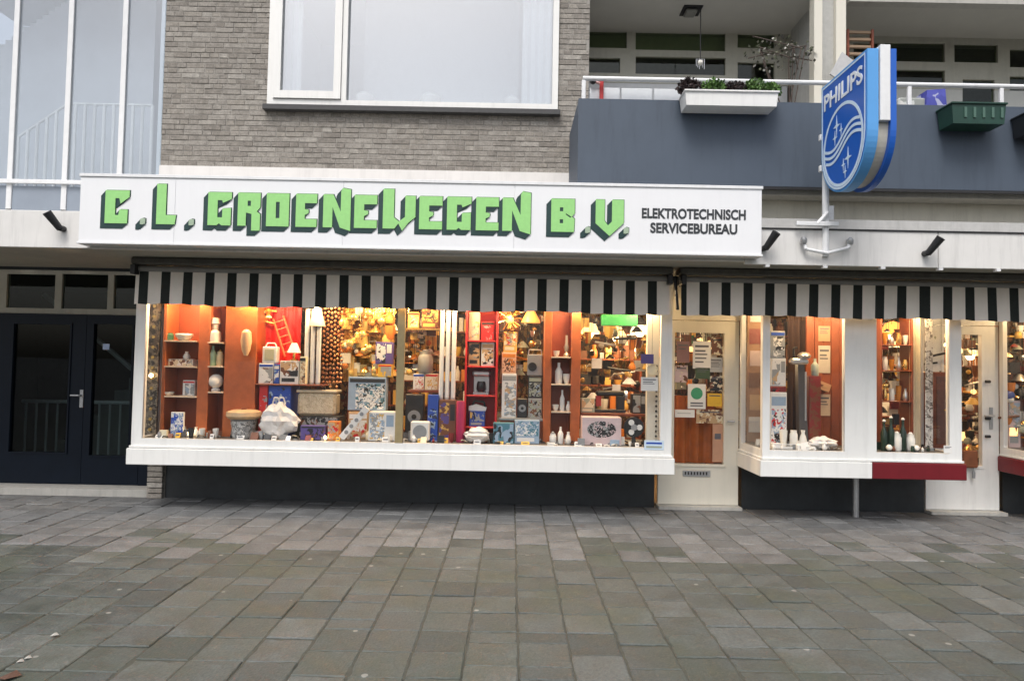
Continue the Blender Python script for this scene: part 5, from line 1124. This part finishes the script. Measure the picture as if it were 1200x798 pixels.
MB().bbox(x-.10, x+.10, -.42, -.32, z-.0195, z+.05, .02).build('top_head', silver, t); MB().lathe(x+.06, -.37, z+.0505, [(.06, 0), (.075, .03), (.05, .06), (.02, .07)]).build('dial', silver, t)
MB().tube([(x-.05, -.37, z+.05), (x-.06, -.37, z+.16), (x-.02, -.37, z+.17)], .014, 8).build('handle', blackp, t)
MB().bbox(x+.055, x+.075, -.408, -.4005, FL+.3, z-.1).build('trim', silver, t)
# board seen through the side pane
x0, x1 = RX(876, 440, 897, 460, .02)[:2]
t = thing('side_board', 'brown pegboard with papers behind the side pane of the smaller bay', 'board', ((x0+x1)/2, .03, FL))
MB().bbox(x0, x1, .03, .06, FL, 2.46).build('board', mat('peg_board', (.33, .17, .09), .6, var=.2), t)
for k in range(6): z = FL+.12+k*.26; box('paper', (paper, cm('tan'), cm('brown'), cm('pink'), cm('dred'), paper)[k], t, x0+.02+.01*(k % 2), x1-.04, .024, .0295, z, z+.18)
p0, p1 = W(943, 442, -.3), W(978, 456, -.3)
t = thing('slanted_carton', 'tan flat carton hung at a slant on the wooden screen', 'box', ((p0[0]+p1[0])/2, -.2, p1[1])); d_ = Vector((p1[0]-p0[0], 0, p1[1]-p0[1])); n_ = Vector((-d_.z, 0, d_.x)).normalized()*.045
a, b = Vector((p0[0], 0, p0[1])), Vector((p1[0], 0, p1[1]))
MB().prism([((a+n_).x, (a+n_).z), ((b+n_).x, (b+n_).z), ((b-n_).x, (b-n_).z), ((a-n_).x, (a-n_).z)], lambda u, v, w_: (u, w_, v), -.20, -.1265).build('body', mat('tan_carton', (.55, .33, .18), .6), t); MB().prism([((a+n_*.3+d_*.1).x, (a+n_*.3+d_*.1).z), ((a+n_*.3+d_*.9).x, (a+n_*.3+d_*.9).z), ((a-n_*.3+d_*.9).x, (a-n_*.3+d_*.9).z), ((a-n_*.3+d_*.1).x, (a-n_*.3+d_*.1).z)], lambda u, v, w_: (u, w_, v), -.202, -.2003).build('print', cells('tan_print', [C_['tan'], C_['cream'], C_['brown']], 20), t)
for k, (py0, py1, lb) in enumerate(((382, 400, 'tan paper topmost on the wooden screen of the smaller bay'), (405, 437, 'grey white paper in the middle of the wooden screen'), (462, 487, 'cream paper lowest on the wooden screen'))):
    note(959, py0, 973, py1, lb, (mat('tan_paper', (.45, .25, .15), .8), mat('pale_paper', (.5, .46, .4), .8), mat('cream_paper2', (.62, .5, .36), .8))[k], -.131, txt[:3], 'paper', 'paper')
turned(955, 420, 440, 9, BOT, mat('sage_bottle', (.4, .45, .38), .3), 'pale green bottle beside the hair dryer hood', 'bottle', 'bottle', -.3, carton(948, 441, 962, 522, 'narrow dark box stand carrying the pale green bottle', 'dred', 'dred', -.34, .12, FL, cols=['dred', 'brown', 'dred', 'brown']))
x0, x1, z0, z1 = RX(908, 512, 948, 523, -.55)
t = thing('white_tray', 'white enamel tray on the floor of the smaller bay', 'tray', ((x0+x1)/2, -.5, FL)); MB().bbox(x0, x1, -.58, -.44, FL, FL+.02).build('base', plas, t); frame(x0, x1, FL+.0205, FL+.06, -.58, -.57, .012, mb=None).build('front_rim', plas, t)
for k, px in enumerate((918, 930, 941)): turned(px, 504, 516, 9, (CUP, JAR, VASE)[k], porc, ('white cup in the enamel tray', 'white jar in the enamel tray', 'white small vase in the enamel tray')[k], ('cup', 'jar', 'vase')[k], ('cup', 'jar', 'vase')[k], -.5, FL+.0205)
crumpled(952, 512, 985, 526, 'low crumpled white cloth bag on the floor of the smaller bay', bagm, -.6, FL, 8)
# --- smaller bay, right pane
curtain(W(1066, 440, -.3)[0], W(1079, 440, -.3)[0], FL, 2.49, -.3, 'narrow cream curtain in the right pane of the smaller bay', mat('cream_cloth', (.66, .56, .4), .8), 2, .015)
x0, x1, _, _ = RX(1084, 380, 1093, 520, -.45)
t = thing('lace_strip', 'grey lace strip hanging beside the cream curtain', 'lace', ((x0+x1)/2, -.45, FL)); MB().bbox(x0, x1, -.455, -.449, FL, 2.49, .002).build('strip', cells('lace', [(.55,.52,.48), (.3,.28,.26), (.12,.1,.09), (.6,.58,.54)], 30), t); box('hem', greyp, t, x0-.004, x1+.004, -.46, -.4555, FL, FL+.03)
for k, (px, py0, m, lb) in enumerate(((1036, 494, 'dark_bottle', 'dark bottle at the left of the bottle row in the smaller bay'), (1044, 490, 'dark_bottle', 'tall dark bottle second in the bottle row of the smaller bay'), (1051, 508, 'clear', 'squat white bottle in the bottle row of the smaller bay'), (1058, 492, 'dark_bottle', 'dark bottle right of the squat white bottle'), (1067, 509, 'clear', 'white jar at the right of the bottle row'))):
    turned(px, py0, 526, 8 if m != 'clear' else 10, BOT if m != 'clear' else JAR, mat('dark_bottle', (.012, .03, .018), .12) if m != 'clear' else porc, lb, 'bottle', 'bottle', -.52, FL, cap=plas)
for px, lb in ((1042, 'small round white lamp low in the bottle row'), (1074, 'small round white lamp by the cream curtain')):
    x, z = W(px, 515, -.60); t = thing('ball_lamp', lb, 'lamp', (x, -.6, FL)); MB().ball((x, -.6, FL+.045), .032).build('globe', porc, t); MB().lathe(x, -.6, FL, [(.025, 0), (.02, .012), (.015, .016)]).build('foot', dark, t)
x0, x1, z0, z1 = RX(1032, 468, 1066, 470, -.3)
t = thing('display_rack', 'dark two tier rack with glassware behind the bottle row', 'rack', ((x0+x1)/2, -.25, FL))
zr = []
for py in (470, 434, 404): z = W(1050, py, -.3)[1]; MB().bbox(x0, x1, -.34, -.10, z-.012, z).build('shelf', wood2, t); zr.append(z+.0005)
for x in (x0-.02, x1+.0005): MB().bbox(x, x+.019, -.34, -.1, FL, 2.3).build('upright', wood2, t)
for j, (py0, py1) in enumerate(((452, 470), (418, 434), (390, 404))):
    for k, px in enumerate((1037, 1045, 1053, 1061)):
        m = (brass, porc, mat('amber_glass', (.5, .2, .03), .15), silver)[(k+j) % 4]; nm = ('brass', 'white', 'amber', 'silver')[(k+j) % 4]
        turned(px, py0+(k % 2)*3, py1, 6, (VASE, JAR, CUP)[(k+j) % 3], m, f"small {nm} {('vase','jar','goblet')[(k+j)%3]} on the {('lowest','middle','top')[j]} tier of the dark two tier rack", ('vase', 'jar', 'goblet')[(k+j) % 3], ('vase', 'jar', 'goblet')[(k+j) % 3], -.26, zr[j])
x0, x1, z0, z1 = RX(1095, 436, 1110, 520, -.2)
t = thing('floor_cabinet', 'narrow dark cabinet by the right post of the smaller bay', 'cabinet', ((x0+x1)/2, -.2, FL)); MB().bbox(x0, x1, -.2, .05, FL, z1, .005).build('body', wood2, t); MB().bbox(x0+.02, x1-.02, -.212, -.2005, FL+.05, z1-.05).build('door', mat('cabinet_door', (.12, .05, .035), .4), t); MB().ball((x1-.04, -.222, (FL+z1)/2), .012).build('knob', brass, t)
note(1106, 522, 1116, 531, 'small white sticker on the lower right frame of the smaller bay', paper, YF-.003, txt[:2], 'sticker', 'sticker')
# tassels and cloth low in the right door pane
t = thing('tassel_cloth', 'rust cloth with hanging tassels before the white right door', 'cloth', (W(1136, 545, -.08)[0], -.06, .4)); x0, x1, z0, z1 = RX(1128, 528, 1146, 548, -.06)
MB().bbox(x0, x1, -.07, -.03, z0, z1, .012).build('cloth', mat('rust_cloth', (.2, .07, .03), .8, var=.3), t)
for f in (.2, .75): x = x0+(x1-x0)*f; MB().lathe(x, -.05, z0-.12, [(.016, 0), (.018, .06), (.006, .10), (.006, .12)], 8).build('tassel', greyp, t)
# far bay
carton(1182, 470, 1196, 524, 'pale tall carton in the bay with the dark red apron board', 'pink', 'grey', .0, .06, FL)
x, z = W(1182, 463, .0); t = thing('blue_globe', 'small blue globe lamp in the bay with the dark red apron board', 'lamp', (x, .0, z-.08)); MB().ball((x, .0, z), .06).build('globe', mat('blue_globe_glass', (.05, .08, .3), .3), t); MB().cyl((x, .0, z+.06), (x, .0, 2.499), .004, n=5).build('cord', dark, t)
x0 = 5.83
t = thing('backdrop_board', 'dark red backdrop board in the bay with the dark red apron board', 'board', (6.8, .08, FL)); MB().bbox(5.82, 8.3, .09, .118, FL, 2.3).build('board', mat('backdrop_red', (.10, .03, .02), .6, var=.3), t)
# fallen leaves and litter on the pavement
rr = random.Random(11)
for k, (px, py) in enumerate(((12, 793), (64, 745), (33, 772), (24, 776))):
    v = CAMR @ Vector((px-600, 399-py, -FPX)); tt = -CAMP.z/v.z; p = CAMP+v*tt; s = (.05, .022, .018, .018)[k]
    mb = MB(); mb.add([(p.x-s, p.y-s*.5, .004), (p.x+s*.2, p.y-s, .012), (p.x+s, p.y+s*.3, .005), (p.x-s*.1, p.y+s, .014), (p.x, p.y, .02)], [(0,1,4),(1,2,4),(2,3,4),(3,0,4),(3,2,1,0)])
    tag(mb.build('fallen_leaf', mat('dry_leaf', (.09, .045, .03), .8) if k == 0 else mat('pale_litter', (.4, .39, .36), .8)), ('curled brown leaf lying on the pavement' if k == 0 else 'small pale scrap of litter on the weathered paving'), 'leaf' if k == 0 else 'litter', None if k == 0 else 'pale litter scraps')

# masses of small hanging goods that read as one glitter of lamps and trinkets
def trinkets(name, label, px0, px1, py0, py1, Y0, Y1, n, seed, mats, big=1.25):
    rr = random.Random(seed); mb = MB()
    for k in range(n):
        px, py, Yq = rr.uniform(px0, px1), rr.uniform(py0, py1), rr.uniform(Y0, Y1); x, z = W(px, py, Yq); s_ = rr.uniform(.02, .055)*big; mi = rr.randrange(len(mats)); kind = rr.randrange(5)
        if kind == 0: mb.ball((x, Yq, z), s_*.7, 8, 1, mi)
        elif kind == 1: mb.lathe(x, Yq, z-s_, [(s_*a_, b_*s_*2.4) for a_, b_ in rr.choice((VASE, JAR, CUP))], 8, mi)
        elif kind == 2: mb.box(x-s_, x+s_, Yq, Yq+s_*.6, z-s_*.8, z+s_*1.2, mi)
        elif kind == 3: mb.cyl((x-s_*2, Yq, z-s_*rr.uniform(-1, 1)), (x+s_*2, Yq, z+s_*rr.uniform(-1, 1)), s_*.22, n=6, mi=mi)
        else: mb.lathe(x, Yq, z-s_, [(s_*1.3, 0), (s_*1.2, .01), (s_*.5, s_), (s_*.3, s_*1.2)], 10, mi)
        if rr.random() < .45: mb.cyl((x, Yq, z), (x, Yq, 2.499), .0025, n=4, mi=0)
    o = mb.build(name, mats); o['kind'] = 'stuff'; o['label'] = label
warm_m = mat('warm_glint', (.8, .5, .16), .3, metal=.5); litd = mat('warm_lit', (.9, .6, .25), .4, emit=(1, .55, .2), es=1.5)
tm = [dark, brass, warm_m, porc, blackp, cm('brown'), silver, cm('sage'), cm('gold'), cm('white'), cm('orange')]
trinkets('lamp_trinkets', 'small hanging lamps and trinkets at the right end of the long window', 682, 757, 372, 470, -.1, .8, 85, 1, tm+[blackp, dark])
trinkets('gold_trinkets', 'small gold trinkets before the gold foil', 400, 462, 362, 440, -.22, -.14, 120, 2, [brass, warm_m, cm('gold'), cm('cream'), warm_m, cm('orange')])
trinkets('shelf_trinkets', 'small goods crowded behind the lamp tubes', 476, 516, 388, 440, -.1, .5, 80, 3, tm)
trinkets('centre_trinkets', 'small gold and brown goods around the starburst lamp', 583, 636, 362, 440, -.15, .3, 60, 4, tm)
trinkets('door_trinkets', 'small goods crowded behind the cream shop door', 791, 848, 392, 492, .12, .9, 80, 5, tm+[litd, cm('green')])
trinkets('bay_trinkets', 'small glass and brass goods in the right pane of the smaller bay', 1031, 1110, 378, 500, -.08, .9, 90, 6, tm+[cm('dred'), cm('dred'), dark, blackp])
trinkets('red_trinkets', 'small orange trinkets beside the red cloth', 300, 316, 360, 380, -.2, -.14, 18, 7, [warm_m, cm('orange'), litd, brass])
trinkets('right_door_trinkets', 'small dark goods behind the white right door', 1128, 1150, 392, 540, .15, 1.2, 60, 8, tm+[litd, cm('dred'), cm('brown')])
trinkets('far_bay_trinkets', 'small warm goods in the bay with the dark red apron board', 1180, 1200, 380, 520, -.02, .085, 60, 9, tm+[litd, cm('brown'), cm('dred')])
for k, (px0, py0, px1, py1, c, lb) in enumerate(((791, 428, 806, 448, 'pink', 'pink leaflet at the left edge of the shop door pane'), (834, 395, 847, 415, 'brown', 'brown leaflet in the upper right corner of the shop door pane'), (832, 440, 847, 458, 'black', 'dark leaflet above the yellow leaflet on the shop door'), (816, 480, 847, 496, 'tan', 'tan paper band above the amber cloth on the shop door'))):
    note(px0, py0, px1, py1, lb, cells('leaflet_%d' % k, [C_[c], C_['cream'], C_[c], C_['brown'], C_[c]], 25), gd+.004+k*.001, txt[:1])

# crowd of small white, dark and coloured oddments along the window floors
def smalls(name, label, px0, px1, Y0, Y1, n, seed, mats, zf=FL):
    rr = random.Random(seed); mb = MB(); xa, xb = W(px0, 510, Y0)[0], W(px1, 510, Y0)[0]
    for k in range(n):
        x, y = rr.uniform(xa, xb), rr.uniform(Y0, Y1); s_ = rr.uniform(.018, .05); mi = rr.randrange(len(mats)); kd = rr.randrange(4)
        if kd == 0: mb.lathe(x, y, zf, [(s_*a_*.7, b_*s_*2.2) for a_, b_ in rr.choice((VASE, JAR, CUP, BOT))], 9, mi)
        elif kd == 1: mb.box(x-s_, x+s_, y, y+s_, zf, zf+s_*rr.uniform(.6, 2.2), mi)
        elif kd == 2: mb.tube([(x-s_, y, zf+.008), (x-s_*.3, y-.02, zf+s_*.7), (x+s_*.5, y+.01, zf+s_*.4), (x+s_, y, zf+.008)], .007, 5, mi)
        else: mb.add([(x-s_, y, zf), (x+s_, y, zf), (x+s_*.9, y+.03, zf+s_*1.8), (x-s_*.9, y+.03, zf+s_*1.7), (x-s_, y+.05, zf), (x+s_, y+.05, zf)], [(0,1,2,3), (4,3,2,5), (0,3,4), (1,5,2)], mi)
    o = mb.build(name, mats); o['kind'] = 'stuff'; o['label'] = label
sm_ = [paper, plas, porc, greyp, blackp, silver, cm('lblue'), cm('cream'), cm('dred')]
smalls('floor_smalls', 'small oddments crowding the floor of the long window', 178, 760, -.63, -.3, 190, 31, sm_+[blackp, greyp, cm('brown'), cm('black')])
smalls('bay_floor_smalls', 'small white oddments on the floor of the smaller bay', 905, 988, -.62, -.25, 50, 32, [paper, plas, porc, plas, greyp, silver])
smalls('bottle_row_smalls', 'small dark oddments among the bottle row', 1032, 1110, -.60, -.2, 36, 33, [blackp, dark, mat('dark_bottle', (.012, .03, .018), .12), porc, cm('brown')])
# price cards
rr = random.Random(77)
for px, lb in ((183, 'beside the patterned strip'), (208, 'before the blue picture card'), (246, 'before the egg cups'), (283, 'before the grey basket'), (322, 'before the large white bag'), (366, 'before the dark purple carton'), (392, 'before the orange carton'), (416, 'below the power strip'), (449, 'before the carton with red lid'), (492, 'before the fan heater'), (524, 'before the brown carton'), (559, 'before the low white bag'), (590, 'before the teal carton'), (617, 'before the blue streaked carton'), (676, 'beside the right mahogany unit'), (705, 'before the pale pink carton'), (744, 'before the desk fan')):
    x, _ = W(px+rr.uniform(-4, 4), 512, -.62); y = -.62+rr.uniform(0, .03); h_ = rr.uniform(.025, .055); w_ = rr.uniform(.02, .045)
    mb = MB(); mb.add([(x-w_, y, FL), (x+w_, y, FL), (x+w_, y+.018, FL+h_), (x-w_, y+.018, FL+h_), (x-w_, y+.036, FL), (x+w_, y+.036, FL)], [(0,1,2,3), (4,3,2,5)])
    mb.add([(x-w_*.7, y+.004, FL+h_*.42), (x+w_*.6, y+.004, FL+h_*.42), (x+w_*.6, y+.0085, FL+h_*.68), (x-w_*.7, y+.0085, FL+h_*.68)], [(0,1,2,3)], 1)
    tag(mb.build('price_card', [rr.choice((paper, paper, cm('yellow'))), ink]), 'small folded price card '+lb, 'price card', 'price cards along the long window')
